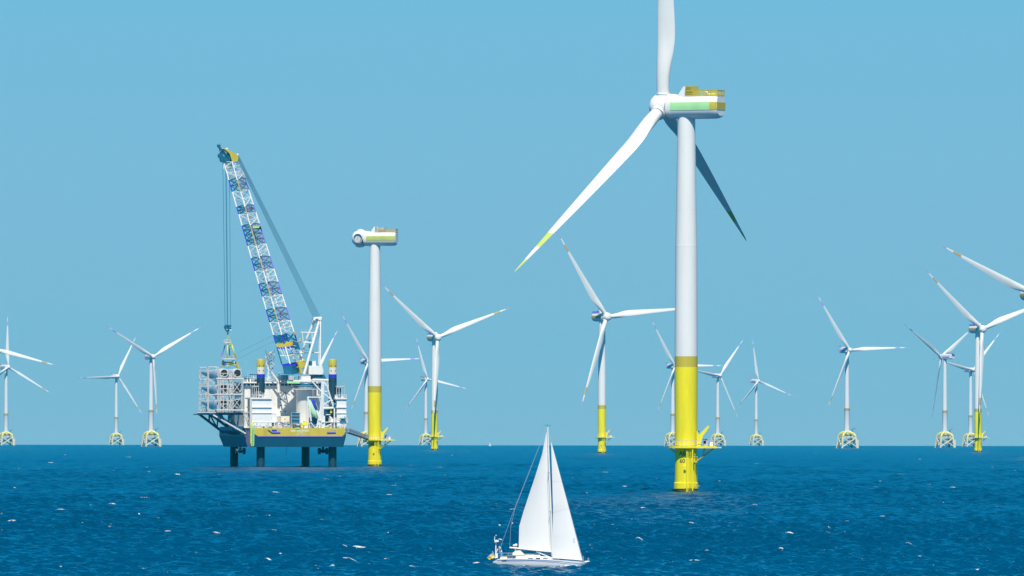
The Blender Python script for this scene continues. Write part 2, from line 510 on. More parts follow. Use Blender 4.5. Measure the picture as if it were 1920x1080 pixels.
CACHE = {}
def monopile_parts(root, H, style):
    key = 'mono' + style
    body = 'white' if style in ('near', 'bare') else 'farwhite'
    body = 'white'
    if key not in CACHE:
        P = {}
        b = MB()       # tower, bottom white above the olive band
        b.lathe((0, 0, 0), [(2.62, 11.0), (2.68, 29.2), (2.68, 29.3), (2.67, 31.7), (2.67, 31.75), (2.55, 57.4), (2.575, 57.43), (2.575, 57.55), (2.54, 57.6), (2.38, 66), (2.40, 66.02), (2.40, 66.1), (2.38, 66.12), (2.05, H - 3.2), (2.05, H - 2.2), (0.0, H - 2.2)], 48,
                mats=['yellow', 'olive', 'olive'] + ['white'] * 12)
        P['tower'] = b.mesh('tower', 12)
        b = MB()
        b.lathe((0, 0, 0), [(2.6, -14), (2.62, 0.15), (2.66, 0.2), (2.70, 0.75), (2.84, 0.85), (2.84, 2.15), (2.62, 2.35), (2.55, 9.9), (2.55, 10.9), (0, 10.9)], 48,
                mats=['fouling', 'fouling', 'fouling', 'yellow', 'yellow', 'yellow', 'yellow', 'yellow', 'yellow'])
        P['foundation'] = b.mesh('foundation')
        b = MB().mt('yellow')
        for dx in (.15, 1.45): b.tube((dx, -3.5, -3), (dx, -3.5, 10.0), .17, n=8)
        b.tube((2.0, -2.9, 1.2), (2.0, -2.9, 9.0), .09, n=6)
        for z in np.arange(-.5, 10, .42): b.tube((.58, -3.42, z), (1.02, -3.42, z), .05, n=4)
        for dx in (.55, 1.05): b.tube((dx, -3.42, -1), (dx, -3.42, 10.3), .06, n=4)
        for z in (1.2, 5.2, 9.0):
            for dx in (.15, 1.45): b.tube((dx, -2.3, z), (dx, -3.5, z), .15, n=6)
        b.box((1.3, -3.3, 7.0), (2.5, -1.6, 7.15))
        b.rail([(1.3, -3.3, 7.15), (2.5, -3.3, 7.15), (2.5, -1.7, 7.15)], r=.05, h=1.2, step=.6)
        b.mt('fouling')
        for k in range(6): b.tube((-.2 + k * .4, -3.45, -.4), (-.1 + k * .4, -3.45, 1.0), .1, n=6)
        b.mt('yellow'); b.box((-.62, -3.1, 5.2), (-.1, -2.45, 6.2)); b.mt('navyline'); b.box((1.7, -3.0, 8.2), (2.1, -2.6, 8.6))
        P['boat_landing'] = b.mesh('boat_landing')
        b = MB().mt('yellow')
        z0, z1 = 10.25, 10.75
        poly = []
        for i in range(28):
            t = math.pi * 2 * i / 28
            poly.append((4.15 * math.cos(t), 4.15 * math.sin(t)))
        pts = [(x, y) for x, y in poly if x < 2.3]
        pts.sort(key=lambda p: math.atan2(p[1], -p[0] + 1e-9))
        pts = [(p[0], p[1]) for p in pts]
        ring = [(2.3, -3.5)] + [(7.0, -3.0), (7.0, 1.2), (2.3, 3.5)]
        left = sorted([p for p in poly if p[0] < 2.2], key=lambda p: math.atan2(p[1], p[0]) % (2 * math.pi))
        ring = ring + left
        n = len(ring)
        b.add([(x, y, z0) for x, y in ring] + [(x, y, z1) for x, y in ring],
              [(i, (i + 1) % n, n + (i + 1) % n, n + i) for i in range(n)] + [tuple(range(n - 1, -1, -1)), tuple(range(n, 2 * n))])
        b.box((6.9, -1.6, 10.3), (8.2, .4, 10.55))
        b.mt('olive')
        for y in (-2.2, 0.8):
            b.tube((6.4, y, 10.2), (2.4, y * .7, 7.2), .16, n=6); b.tube((4.3, y, 10.2), (3.9, y * .8, 8.4), .12, n=6)
        for a in range(120, 300, 36): b.tube((2.5 * math.cos(R(a)), 2.5 * math.sin(R(a)), 9.2), (3.9 * math.cos(R(a)), 3.9 * math.sin(R(a)), 10.2), .1, n=6)
        P['platform'] = b.mesh('platform')
        P['ring'] = ring
        b = MB().mt('grey')
        b.rail([(x, y, z1) for x, y in ring], h=1.25, r=.055, step=1.2, closed=True)
        P['railing'] = b.mesh('railing')
        b = MB().mt('yellow')    # davit: stout post and a raised tapering arm
        b.prism([(2.4, 10.75), (3.25, 10.75), (3.85, 13.1), (5.2, 14.9), (5.35, 15.3), (5.15, 15.5), (4.95, 15.45), (2.9, 13.3), (2.7, 14.2), (2.4, 14.2)], -2.75, -2.35)
        b.mt('dark'); b.box((2.75, -2.8, 13.9), (3.0, -2.4, 14.3)); b.tube((5.15, -2.55, 15.0), (5.15, -2.55, 14.4), .04, n=4); b.mt('violet'); b.box((3.9, -2.2, 11.2), (4.6, -1.6, 12.3))
        P['davit_crane'] = b.mesh('davit_crane')
        b = MB().mt('grey')
        b.box((4.0, -2.2, 10.75), (5.0, -1.0, 12.0)); b.mt('steelblue'); b.box((3.9, -.8, 10.75), (4.9, .4, 12.4)); b.mt('white'); b.box((5.5, -1.2, 10.75), (6.2, 0, 11.7))
        P['equipment_box'] = b.mesh('equipment_box')
        # nacelle, forward = -Y
        b = MB().mt('white')
        secs = [(-4.1, 1, 2.95), (-2.95, 1.0, 2.95), (-2.9, .985, 2.9), (-1.2, .99, 2.55), (.6, 1.0, 2.1), (7.3, 1.0, 2.1), (8.1, .97, 2.1), (8.6, .90, 2.1), (8.9, .78, 2.1)]
        rings = [[(x * k, y, (z * k if z < 1.2 else z) if y > 4 else z * k) for x, z in ring_xz(2.95, t if y > 4 else t / k, 2.95)] for y, k, t in secs]
        b.loft(rings, smooth=True)
        b.prism([(-1.9, 2.1), (1.9, 2.1), (1.9, 2.3), (-1.9, 2.3)], 0.4, 8.6)
        P['nacelle'] = b.mesh('nacelle', 35)
        b = MB().mt('white')     # cooler fairing standing on the front of the roof
        for s in (-1, 1):
            vs = [(s * 2.1, -1.6, 1.9), (s * 2.1, .5, 2.2), (s * 2.0, .6, 4.55), (s * 2.0, .15, 4.6), (s * 2.1, -.9, 3.0)]
            vs2 = [(x - s * .35, y, z) for x, y, z in vs]
            b.add(vs + vs2, [(0, 1, 2, 3, 4), (9, 8, 7, 6, 5)] + [(i, 5 + i, 5 + (i + 1) % 5, (i + 1) % 5) for i in range(5)])
        b.box((-1.75, .1, 2.35), (1.75, .35, 4.5))
        P['cooler'] = b.mesh('cooler')
        for nm, mt_, y0, y1 in (('stripe', {'near': 'mint', 'bare': 'lime'}.get(style, 'brown'), -2.88, 7.3 if style == 'near' else 8.75), ('rear_panel', 'olive', 7.3, 8.88)):
            if nm == 'rear_panel' and style != 'near': continue
            b = MB().mt(mt_)
            ys = [y for y in (-2.88, -1.2, .6, 3.5, 6.2, 7.3, 8.1, 8.6, 8.75, 8.88) if y0 <= y <= y1]
            def kk(y):
                for (a, ka, _), (c, kc, _) in zip(secs, secs[1:]):
                    if a <= y <= c: return ka + (kc - ka) * (y - a) / (c - a)
                return secs[-1][1]
            for s in (-1, 1):
                zs = [-.95, -.3, .3, .85]
                g = []
                for y in ys:
                    k = kk(y)
                    row = []
                    for z in zs:
                        x = 2.95 * (1 - min(1, abs(z / 2.95 / k) ** 2.4)) ** (1 / 2.4) * k + .06
                        row.append((s * x, y, z))
                    g.append(row)
                vs = [p for row in g for p in row]
                m_ = len(zs)
                for i in range(len(ys) - 1):
                    for j in range(m_ - 1):
                        q = (i * m_ + j, i * m_ + j + 1, (i + 1) * m_ + j + 1, (i + 1) * m_ + j)
                        b.add([vs[t] for t in q], [(0, 1, 2, 3)], True)
            if nm == 'rear_panel': b.box((-2.28, 8.86, -.95), (2.28, 8.96, .85))
            P[nm] = b.mesh(nm)
        b = MB().mt('olive' if style == 'near' else ('brown' if style == 'bare' else 'violet'))
        yr = (.8, 8.9)
        b.rail([(-1.95, yr[0], 2.3), (-1.95, yr[1], 2.3), (1.95, yr[1], 2.3), (1.95, yr[0], 2.3)], h=1.35, r=.06, step=.55)
        for s in (-1, 1):
            b.box((s * 1.97, yr[0], 2.35), (s * 1.93, yr[1], 2.62)); b.box((s * 1.97, yr[0], 2.9), (s * 1.93, yr[1], 3.1)); b.box((s * 1.97, yr[0], 3.38), (s * 1.93, yr[1], 3.6))
        b.box((-1.95, yr[1] - .03, 2.35), (1.95, yr[1] + .03, 2.62)); b.box((-1.95, yr[1] - .03, 3.3), (1.95, yr[1] + .03, 3.6))
        P['roof_railing'] = b.mesh('roof_railing')
        b = MB().mt('olive' if style == 'near' else ('grey' if style == 'bare' else 'violet'))
        if style == 'near':
            b.box((-1.7, .62, 2.4), (1.7, 2.3, 4.65))
            b.mt('dark')
            for k in range(5): b.box((-1.74, .75 + k * .3, 2.7), (1.74, .86 + k * .3, 4.5))
        else:
            b.box((-1.5, 1.6, 2.3), (1.5, 4.2, 4.2)); b.mt('grey')
            for k in range(5): b.box((-1.54, 1.75 + k * .5, 2.7), (1.54, 1.95 + k * .5, 4.0))
        P['radiator'] = b.mesh('radiator')
        b = MB().mt('yellow'); b.lathe((-1.0, 6.4, 2.3), [(0, 0), (.7, 0), (.85, .5), (.5, .95), (0, 1.0)], 14)
        b.mt('white'); b.tube((-1.2, 4.2, 3.6), (-1.2, 5.6, 2.6), .2, n=8)
        P['winch'] = b.mesh('winch')
        b = MB().mt('white')
        b.lathe((0, 0, 0), [(0, -3.35), (1.2, -3.25), (2.1, -2.85), (2.65, -2.1), (2.8, -1.2), (2.85, 1.35), (0, 1.35)], 40, ax='Y')
        for k in range(3):
            a = R(120 * k); d = Vector((math.sin(a), 0, math.cos(a)))
            b.tube(d * 1.2 + Vector((0, -.3, 0)), d * 2.95 + Vector((0, -.3, 0)), 2.1, 1.8 if style == 'bare' else 1.6, n=28)
            b.tube(d * 2.95 + Vector((0, -.3, 0)), d * 3.12 + Vector((0, -.3, 0)), 1.9 if style == 'bare' else 1.72, n=28)
        P['hub'] = b.mesh('hub')
        b = MB().mt('steelblue')  # open blade socket as flat discs, its dark crescent of shade put into colour
        b.tube((0, -.3, 3.0), (0, -.3, 3.16), 1.74, n=28)
        b.mt('rackgrey')
        b.tube((.45, -.3, 3.1), (.45, -.3, 3.22), 1.3, n=28)
        b.mt('steelblue'); b.box((-.4, -.36, 3.2), (.75, -.26, 3.24))
        for k in range(12): b.box((.35 + 1.12 * math.cos(k * .5236) - .06, -.36 + 1.12 * math.sin(k * .5236), 3.2), (.35 + 1.12 * math.cos(k * .5236) + .06, -.24 + 1.12 * math.sin(k * .5236), 3.25))
        P['open_socket'] = b.mesh('open_socket')
        CACHE[key] = P
    return CACHE[key]

def jacket_parts(H):
    if 'jack' in CACHE: return CACHE['jack']
    P = {}
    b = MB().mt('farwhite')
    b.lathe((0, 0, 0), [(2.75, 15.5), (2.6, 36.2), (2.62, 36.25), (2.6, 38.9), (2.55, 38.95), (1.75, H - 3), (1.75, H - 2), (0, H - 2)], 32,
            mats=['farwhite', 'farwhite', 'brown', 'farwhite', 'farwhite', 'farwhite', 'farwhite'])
    P['tower'] = b.mesh('tower')
    b = MB().mt('beige')
    leg = []
    for i, (sx, sy) in enumerate(((-1, -1), (1, -1), (1, 1), (-1, 1))):
        t0, t1 = Vector((sx * 8.2, sy * 8.2, -6)), Vector((sx * 6.6, sy * 6.6, 10.5))
        b.tube(t0, t1, 1.0, n=10); leg.append((t0, t1))
    for i in range(4):
        j = (i + 1) % 4
        lo = lambda q, t: leg[q][0].lerp(leg[q][1], t)
        b.tube(lo(i, .42), lo(j, .96), .52, n=8); b.tube(lo(j, .42), lo(i, .96), .52, n=8)
        b.tube(lo(i, .96), lo(j, .96), .35, n=8)
        b.tube(lo(i, .0), lo(j, .36), .42, n=8)
    b.box((6.6, -7.6, -2), (9.2, -5.8, 8.2)); b.tube((-7.6, -7.6, -2), (-8.6, -8.6, 8.5), .5, n=6)
    P['jacket'] = b.mesh('jacket')
    b = MB().mt('paleyellow')
    for sx, sy in ((-1, -1), (1, -1), (1, 1), (-1, 1)):
        pts = [Vector((sx * 6.7, sy * 6.7, 9.4)), Vector((sx * 6.4, sy * 6.4, 11.6)), Vector((sx * 4.9, sy * 4.9, 14.0)), Vector((sx * 1.6, sy * 1.6, 15.6))]
        for p, q, r0, r1 in zip(pts, pts[1:], (.9, 1.0, 1.2), (1.0, 1.2, 1.5)): b.tube(p, q, r0, r1, n=8)
    b.mt('beige'); b.box((-5.6, -5.6, 10.9), (5.6, 5.6, 11.5)); b.mt('paleyellow')
    b.lathe((0, 0, 0), [(0, 11.5), (2.6, 12.3), (3.0, 14), (2.9, 16.2), (0, 16.2)], 24)
    P['transition_piece'] = b.mesh('transition_piece')
    b = MB().mt('grey')
    b.box((-3.8, -4.2, 13.4), (6.8, 4.2, 13.8)); b.rail([(-3.8, -4.2, 13.8), (6.8, -4.2, 13.8), (6.8, 4.2, 13.8)], r=.1, h=1.2, step=2)
    b.mt('steelblue'); b.tube((4.2, -3, 13.8), (4.2, -3, 18.5), .3, n=6); b.tube((4.2, -3, 18.4), (7.6, -3, 19.2), .22, n=6); b.box((3.2, -3.6, 15.4), (5.2, -2.2, 16.6))
    P['platform'] = b.mesh('platform')
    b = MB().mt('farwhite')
    poly = [(-2.9, 1.6), (-2.2, 2.9), (2.2, 2.9), (2.9, 1.6), (2.9, -1.8), (2.0, -2.7), (-2.0, -2.7), (-2.9, -1.8)]
    rings = [[(x * k, y, z * k) for x, z in poly] for y, k in ((-3.4, .72), (-2.6, .95), (0, 1), (9.5, 1), (11.2, .85))]
    b.loft(rings, smooth=False)
    P['nacelle'] = b.mesh('nacelle')
    b = MB().mt('violet')
    for s in (-1, 1): b.box((s * 2.93, -1.0, -1.2), (s * 2.99, 8.3, .0))
    P['stripe'] = b.mesh('stripe')
    b = MB().mt('farwhite'); b.box((-2.6, 6.5, 2.9), (2.6, 12.6, 3.2)); b.mt('mauve'); b.rail([(-2.6, 6.5, 3.2), (-2.6, 12.6, 3.2), (2.6, 12.6, 3.2), (2.6, 6.5, 3.2)], r=.12, h=1.1, step=1.5)
    P['hoist_deck'] = b.mesh('hoist_deck')
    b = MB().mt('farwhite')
    b.lathe((0, 0, 0), [(0, -2.8), (1.0, -2.7), (1.9, -2.1), (2.2, -1.2), (2.3, 1.5), (0, 1.5)], 28, ax='Y')
    for k in range(3):
        a = R(120 * k); d = Vector((math.sin(a), 0, math.cos(a)))
        b.tube(d * .8, d * 2.7, 1.7, 1.35, n=20)
    P['hub'] = b.mesh('hub')
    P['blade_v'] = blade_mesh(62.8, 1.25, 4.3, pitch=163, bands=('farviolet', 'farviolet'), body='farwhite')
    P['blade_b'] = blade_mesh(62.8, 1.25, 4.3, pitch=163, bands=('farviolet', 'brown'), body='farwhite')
    CACHE['jack'] = P
    return P

BM = {}
def turbine(kind, hx, hy, D, th, psi, cone, L, label, group, rotor=True, style='far', over=5.2, legrot=18, bands=('mauve', 'brown'), cap='farwhite'):
    hub_w = at(hx, hy, D)
    th_ = R(th)
    ax = Vector((math.sin(th_), -math.cos(th_), 0))
    base = hub_w - ax * over
    zs = sea_z(base.x, base.y)
    H = hub_w.z - zs
    root = empty('wind_turbine', (base.x, base.y, zs))
    tag(root, label, 'wind turbine', group)
    rz = Matrix.Rotation(th_, 4, 'Z')
    tau = R(6)
    apv = Vector((ax.x * math.cos(tau), ax.y * math.cos(tau), math.sin(tau)))
    pv = Vector((math.cos(th_), math.sin(th_), 0))
    vv = Vector((-ax.x * math.sin(tau), -ax.y * math.sin(tau), math.cos(tau)))
    hubl = Vector((ax.x * over, ax.y * over, H))
    def fit(o, s):     # stretch the shared tower a little so that its head meets this hub
        o.scale = (1, 1, s)
    if kind == 'mono':
        P = monopile_parts(root, 90.0, style)
        fit(link('tower', P['tower'], root), H / 90.0)
        fo = link('foundation', P['foundation'], root)
        bl = link('boat_landing', P['boat_landing'], root)
        pl = link('platform', P['platform'], root)
        link('railing', P['railing'], pl); link('equipment_box', P['equipment_box'], pl)
        link('davit_crane', P['davit_crane'], root)
        na = link('nacelle', P['nacelle'], root, Matrix.Translation((0, 0, H)) @ rz)
        link('stripe', P['stripe'], na)
        if 'rear_panel' in P and style == 'near': link('rear_panel', P['rear_panel'], na)
        link('cooler', P['cooler'], na); link('roof_railing', P['roof_railing'], na); link('radiator', P['radiator'], na)
        if style == 'near': link('winch', P['winch'], na)
        r0 = 3.05
    else:
        P = jacket_parts(95.0)
        fit(link('tower', P['tower'], root), H / 95.0)
        rl = Matrix.Rotation(R(legrot), 4, 'Z')
        ja = link('jacket', P['jacket'], root, rl)
        link('transition_piece', P['transition_piece'], root, rl)
        link('platform', P['platform'], root, rl)
        na = link('nacelle', P['nacelle'], root, Matrix.Translation((0, 0, H)) @ rz)
        link('stripe', P['stripe'], na); link('hoist_deck', P['hoist_deck'], na)
        r0 = 2.6
    hm = Matrix.Translation(hubl) @ Matrix((( *(-1 * (vv.cross(-apv))),), (*(-apv),), (*vv,))).to_3x3().transposed().to_4x4()
    # columns: X = p, Y = -axis, Z = v
    Mx = Matrix((pv, -apv, vv)).transposed()
    hm = Matrix.Translation(hubl) @ Mx.to_4x4() @ Matrix.Rotation(R(psi), 4, 'Y')
    hub = link('hub', P['hub'], root, hm)
    if not rotor:
        link('open_socket', P['open_socket'], hub)
        return root
    for k in range(3):
        q = R(psi + 120 * k); kp = R(cone)
        inpl = vv * math.cos(q) + pv * math.sin(q)
        zr = inpl * math.cos(kp) + apv * math.sin(kp)
        yr = -(apv * math.cos(kp) - inpl * math.sin(kp))
        xr = yr.cross(zr)
        Mb = Matrix((xr, yr, zr)).transposed().to_4x4()
        if kind == 'mono':
            bk = ('m', style)
            if bk not in BM:
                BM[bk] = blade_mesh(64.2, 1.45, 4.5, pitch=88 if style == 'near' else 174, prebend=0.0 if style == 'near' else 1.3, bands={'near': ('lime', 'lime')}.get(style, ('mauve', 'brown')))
            me, L0 = BM[bk], 64.2
        else:
            me, L0 = (P['blade_b'] if k == 1 else P['blade_v']), 62.8
        o = link('blade', me, root, Matrix.Translation(hubl + zr * r0 * .9 - yr * (0.3 if kind == 'mono' else 0)) @ Mb @ Matrix.Scale((L - r0 * .9) / L0, 4, (0, 0, 1)))
    return root

near = turbine('mono', 1245.2, 200.3, 2167, -116.5, 4.3, 4.2, 71.2, 'tallest nearest white wind turbine on yellow foundation marked AB 60, green striped nacelle', 'monopile wind turbines', style='near', over=5.75)
bare = turbine('mono', 676, 447, 3672, -104, 90, 4, 60, 'turbine without blades, open blade socket in its hub, beside the jack-up crane ship', 'monopile wind turbines', rotor=False, style='bare', over=5.9)
GM, GJ = 'monopile wind turbines', 'wind turbines on lattice jackets'
turbine('mono', 820.3, 633.0, 7416, 26.7, 69.2, 5.5, 67.6, 'yellow-based three-blade turbine just right of the bladeless turbine, one blade hanging down its tower', GM)
turbine('mono', 1137.0, 594.2, 6130, 32.6, 84.9, 4.1, 67.7, 'yellow-based turbine just left of the tallest turbine, standing free above the sailboat', GM)
turbine('mono', 1841.3, 617.2, 6838, 30.4, 69.9, 4.8, 68.1, 'yellow-based turbine near the right picture edge, a blade hanging before its tower', GM)
turbine('mono', 1941.0, 553.0, 5156, 22.9, 53.9, 5.0, 67.0, 'turbine cut off by the right picture edge, only a long blade and nacelle corner showing', GM)
turbine('mono', -18.0, 654.0, 8478, 32.8, 103.9, 5.0, 67.0, 'turbine cut off by the left picture edge, only one blade reaching in', GM)
turbine('jack', 15.6, 688.6, 11276, 32.9, 0.2, 3.9, 65.4, 'leftmost whole jacket-based turbine at the picture edge, one blade straight up', GJ)
turbine('jack', 221.2, 705.9, 12868, 28.5, 27.8, 2.6, 64.7, 'small turbine with one blade level to the left, left of the taller jacket-based one', GJ)
turbine('jack', 287.5, 669.2, 9824, 28.5, 60.5, 3.2, 65.5, 'jacket-based turbine left of the crane ship with blades in an upright Y', GJ)
turbine('jack', 595.4, 698.0, 12272, 27.9, 28.3, 4.5, 66.1, 'far turbine hidden behind the crane ship, blades showing beside its crane', GJ)
turbine('jack', 691.0, 678.4, 10372, 28.2, 87.1, 6.0, 65.5, 'far turbine directly behind the bladeless tower, blades sticking out both sides', GJ)
turbine('jack', 801.8, 711.0, 13378, 29.3, 103.2, 4.7, 65.6, 'smallest turbine partly behind the yellow-based one right of the bladeless tower', GJ)
turbine('jack', 1266.0, 686.8, 10985, 30.9, 89.6, 4.1, 65.7, 'far turbine directly behind the tallest yellow and white tower', GJ)
turbine('jack', 1350.2, 704.5, 12616, 36.0, 39.1, 4.3, 66.2, 'jacket-based turbine just right of the tallest tower', GJ)
turbine('jack', 1422.2, 714.6, 13694, 38.3, 110.8, 4.4, 65.0, 'second jacket-based turbine right of the tallest tower, blade pointing up', GJ)
turbine('jack', 1593.4, 656.6, 8989, 28.5, 87.6, 1.5, 65.9, 'lone jacket-based turbine in the gap at right, one blade level to the right', GJ)
turbine('jack', 1764.6, 668.7, 9684, -133.3, 59.8, 4.6, 66.3, 'jacket-based turbine seen from behind its nacelle, near the right picture edge', GJ)
turbine('jack', 1824.6, 693.6, 11463, 33.3, 42.7, 2.5, 64.6, 'jacket-based turbine close behind the yellow-based turbine at far right', GJ)

def curved_text(txt, size, z, parent, ang0, rad, name='lettering'):
    me = text_mesh(txt, size, 0.015)
    me.materials.clear(); me.materials.append(M['ink'])
    for v in me.vertices:
        x, y, d = v.co
        a = ang0 + x / rad
        r = rad + 0.02 + d
        v.co = (r * math.sin(a), -r * math.cos(a), z + y)
    return link(name, me, parent)
for o in near.children:
    if o.name.startswith('foundation'):
        curved_text('AB', 1.42, 9.0, o, -0.37, 2.56); curved_text('60', 1.35, 7.25, o, -0.37, 2.56)
for o in bare.children:
    if o.name.startswith('foundation'): curved_text('AB', 1.42, 8.8, o, -0.37, 2.56)

# ---------------------------------------------------------------- the jack-up crane ship
SD, STH, SPX = 3560.0, R(12.4), 562.0
MPP = SD / FPX
sw = at(SPX, 877, SD)
ship = empty('crane_ship', (sw.x, sw.y, sea_z(sw.x, sw.y)), STH)
tag(ship, 'navy and yellow jack-up crane ship standing on four legs beside the bladeless turbine', 'ship')
SHIP_M = Matrix.Translation(ship.location) @ Matrix.Rotation(STH, 4, 'Z')
def S(px, py, Y=0.0):
    k = 1 + Y / SD
    return Vector((((px - SPX) * MPP * k + Y * math.sin(STH)) / math.cos(STH), Y, (877 - py) * MPP * k))
def SX(px, Y=0.0): return S(px, 877, Y).x
def SZ(py): return (877 - py) * MPP
def sbox(b, px0, py0, px1, py1, Y0, Y1):
    a = S(px0, py1, Y0); c = S(px1, py0, Y0)
    b.box((a.x, Y0, SZ(py1)), (c.x, Y1, SZ(py0)))
LEGY = (5.0, 57.0)
XL, XR = SX(474.5), SX(649)
# hull
b = MB()
HY = 63.0
zt, zk, zb = SZ(803), SZ(818.5), SZ(838.5)
ch = 2.6
def outline(xl, xr, y0, y1, c, cb): return [(xl + c, y0), (xr - c * .25, y0), (xr, y0 + c * .5), (xr, y1 - cb), (xr - cb, y1), (xl + cb, y1), (xl, y1 - cb), (xl, y0 + c * 2.2)]
top = outline(XL - 2.2, XR, 0, HY, 2.2, 5)
kn = outline(XL - 2.2, XR, 0, HY, 2.2, 5)
bo = outline(XL - 1.4, XR - 1.0, .4, HY - 4, 1.4, 6)
r0_ = [(x, y, zb) for x, y in bo]; r1_ = [(x, y, zk) for x, y in kn]; r2_ = [(x, y, zt) for x, y in top]
n = 8
for (lo, hi, mm) in ((r0_, r1_, 'navy'), (r1_, r2_, 'navy')):
    for i in range(n):
        b.mt('hullmauve' if i == 7 else mm)
        j = (i + 1) % n
        b.add([lo[i], lo[j], hi[j], hi[i]], [(0, 1, 2, 3)])
b.mt('grey'); b.add(r2_, [tuple(range(n))]); b.mt('navy'); b.add(r0_, [tuple(range(n - 1, -1, -1))])
hull = b.build('hull', ship)
b = MB().mt('olive')      # the yellow band on the stern, cut off at both corners
M['sternyellow'] = mat('faded_yellow_paint', (0.60, 0.49, 0.055), 0.5, wear=0.07, scale=0.35, dirt=(0.50, 0.36, 0.03))
b.mt('sternyellow')
x0, x1 = XL + .35, XR - .3
b.prism([(x0, zt), (x1, zt), (x1, SZ(812)), (x1 - 1.3, zk), (x0 + 1.6, zk), (x0, SZ(813))][::-1], -.12, -.004)
b.mt('blue'); b.box((x0 + 1.6, -.10, zk - .3), (x1 - 1.3, -.006, zk - .003))
b.build('stern_band', ship)
for px0, px1 in ((510, 526), (613, 629.5)):
    b = MB()
    b.mt('brown'); sbox(b, px0, 805.5, px1, 811, -.22, -.13); b.mt('blue'); sbox(b, px0, 811, px1, 813, -.35, -.13)
    if px0 < 600: b.mt('blue'); sbox(b, 510, 806, 519, 808.5, -.4, -.225); b.mt('steelblue'); a_, c_ = S(503, 806.5, -.3), S(511, 812.5, -.3); b.tube(a_, c_, .18, n=6)
    b.build('mooring_recess', ship)
def flat_text(txt, px0, px1, py0, py1, Y):
    me = text_mesh(txt, 1.0, 0.03); me.materials.clear(); me.materials.append(M['ship_white'])
    xs = [v.co.x for v in me.vertices]; ys = [v.co.y for v in me.vertices]
    a, c = S(px0, py1, Y), S(px1, py0, Y)
    for v in me.vertices:
        v.co = (a.x + (v.co.x - min(xs)) / (max(xs) - min(xs)) * (c.x - a.x), Y - .03 - v.co.z, a.z + (v.co.y - min(ys)) / (max(ys) - min(ys)) * (c.z - a.z))
    return link('lettering', me, ship)
flat_text('WIND', 545, 554.3, 806.8, 810.4, -.13); flat_text('ENTERPRISE', 557, 579, 806.8, 810.4, -.13)
flat_text('LONDON', 560, 567, 811.3, 812.9, -.13); flat_text('IMO 9578244', 558, 570.5, 814, 815.5, -.13)
b = MB().mt('olive')
for px in (529, 537.5):
    for py in (808, 813, 816): sbox(b, px - 2, py - .35, px + 2, py + .35, -.135, -.123)
b.build('draught_marks', ship)
# legs
def leg_mesh(ztop):
    b = MB(); r = 1.58
    prof = [(r, -18), (r, SZ(745))]
    segs = [(-18, SZ(709), 'legblue'), (SZ(709), SZ(702), 'blue'), (SZ(702), SZ(689), 'cream'), (SZ(689), SZ(676), 'olive')]
    for z0, z1, m_ in segs:
        b.mt(m_ if z1 <= ztop + 1 else 'legblue')
        if z0 < ztop: b.lathe((0, 0, 0), [(r, z0), (r, min(z1, ztop))], 20)
    b.mt('olive'); zt_ = min(ztop, SZ(676)); b.lathe((0, 0, 0), [(r, zt_), (r * .85, zt_ + .5), (0, zt_ + .55)], 20)
    b.mt('dark')
    for k in range(24):
        z = -1 + k * 1.9
        if z > zt_ - 1: break
        for a in (-60, -120): b.tube(((r - .1) * math.cos(R(a)), (r - .1) * math.sin(R(a)), z), ((r + .04) * math.cos(R(a)), (r + .04) * math.sin(R(a)), z), .22, n=8)
    return b.mesh('leg')
lm_hi, lm_lo = leg_mesh(60), leg_mesh(SZ(760))
for px, Y, me in ((488.5, LEGY[0], lm_hi), (622.5, LEGY[0], lm_hi), (433.5, LEGY[1], lm_lo), (566.5, LEGY[1], lm_lo)):
    o = link('leg', me, ship, Matrix.Translation((SX(px, Y), Y, 0)))
# thrusters
def thr():
    b = MB().mt('legblue')
    b.tube((0, 0, zb + .3), (0, 0, zb - .9), .45, n=10)
    b.lathe((0, 0, zb - 1.6), [(.35, -1.6), (.75, -.9), (.8, .5), (.5, 1.2), (0, 1.3)], 14, ax='Y')
    b.tube((-1.5, 0, zb - 1.6), (1.5, 0, zb - 1.6), .3, n=8)
    for s in (-1, 1): b.tube((s * 1.0, 0, zb - 1.6), (s * 1.9, 0, zb - 1.6), 1.25, 1.15, n=14)
    return b.mesh('thruster')
tm = thr()
for px, Y in ((450, 12), (604, 12)):
    link('thruster', tm, ship, Matrix.Translation((SX(px, Y), Y, 0)))
b = MB().mt('rope'); p = S(537, 838, 2); b.tube((p.x, 2, zb), (p.x - .2, 2, zb - 3.4), .09, n=5); b.build('hose', ship)
# accommodation block
b = MB().mt('ship_white')
AY = 34.0
sbox(b, 455, 723, 601, 803, AY, AY + 20)
sbox(b, 453, 715.5, 603, 718.5, AY - 1.6, AY + 20.5)
b.build('accommodation_block', ship)
ab = ship.children[-1] if False else [o for o in ship.children if o.name.startswith('accommodation_block')][0]
b = MB().mt('steelblue'); sbox(b, 457, 718.5, 599, 723, AY + .3, AY + 19.5)  # dark band below the roof edge, the overhang's shade put into the colour
b.build('overhang_shade_band', ab)
b = MB().mt('ship_white')
for px in range(459, 602, 7): sbox(b, px, 718.5, px + .9, 723, AY - 1.2, AY - .9)
b.rail([S(453, 715.5, AY - 1.5), S(603, 715.5, AY - 1.5)], h=1.3, r=.08, step=1.4)
b.build('railing', ab)
b = MB().mt('glass')
for py in (736.7, 748.2, 760, 771.5):
    for px in (522, 524.2, 529.5, 531.6): sbox(b, px - .75, py - 1.0, px + .75, py + 1.0, AY - .06, AY + .1)
b.build('window', ab)
b = MB().mt('cream'); sbox(b, 524, 780.5, 545, 791.5, 26, 33.9); b.mt('dark'); sbox(b, 530.5, 785.5, 532.3, 787, 25.95, 26.2); sbox(b, 540, 785.5, 542.5, 786.6, 25.95, 26.2)
b.mt('grey'); sbox(b, 519, 791.5, 536, 803, 20, 33.8)
b.build('deckhouse', ship)
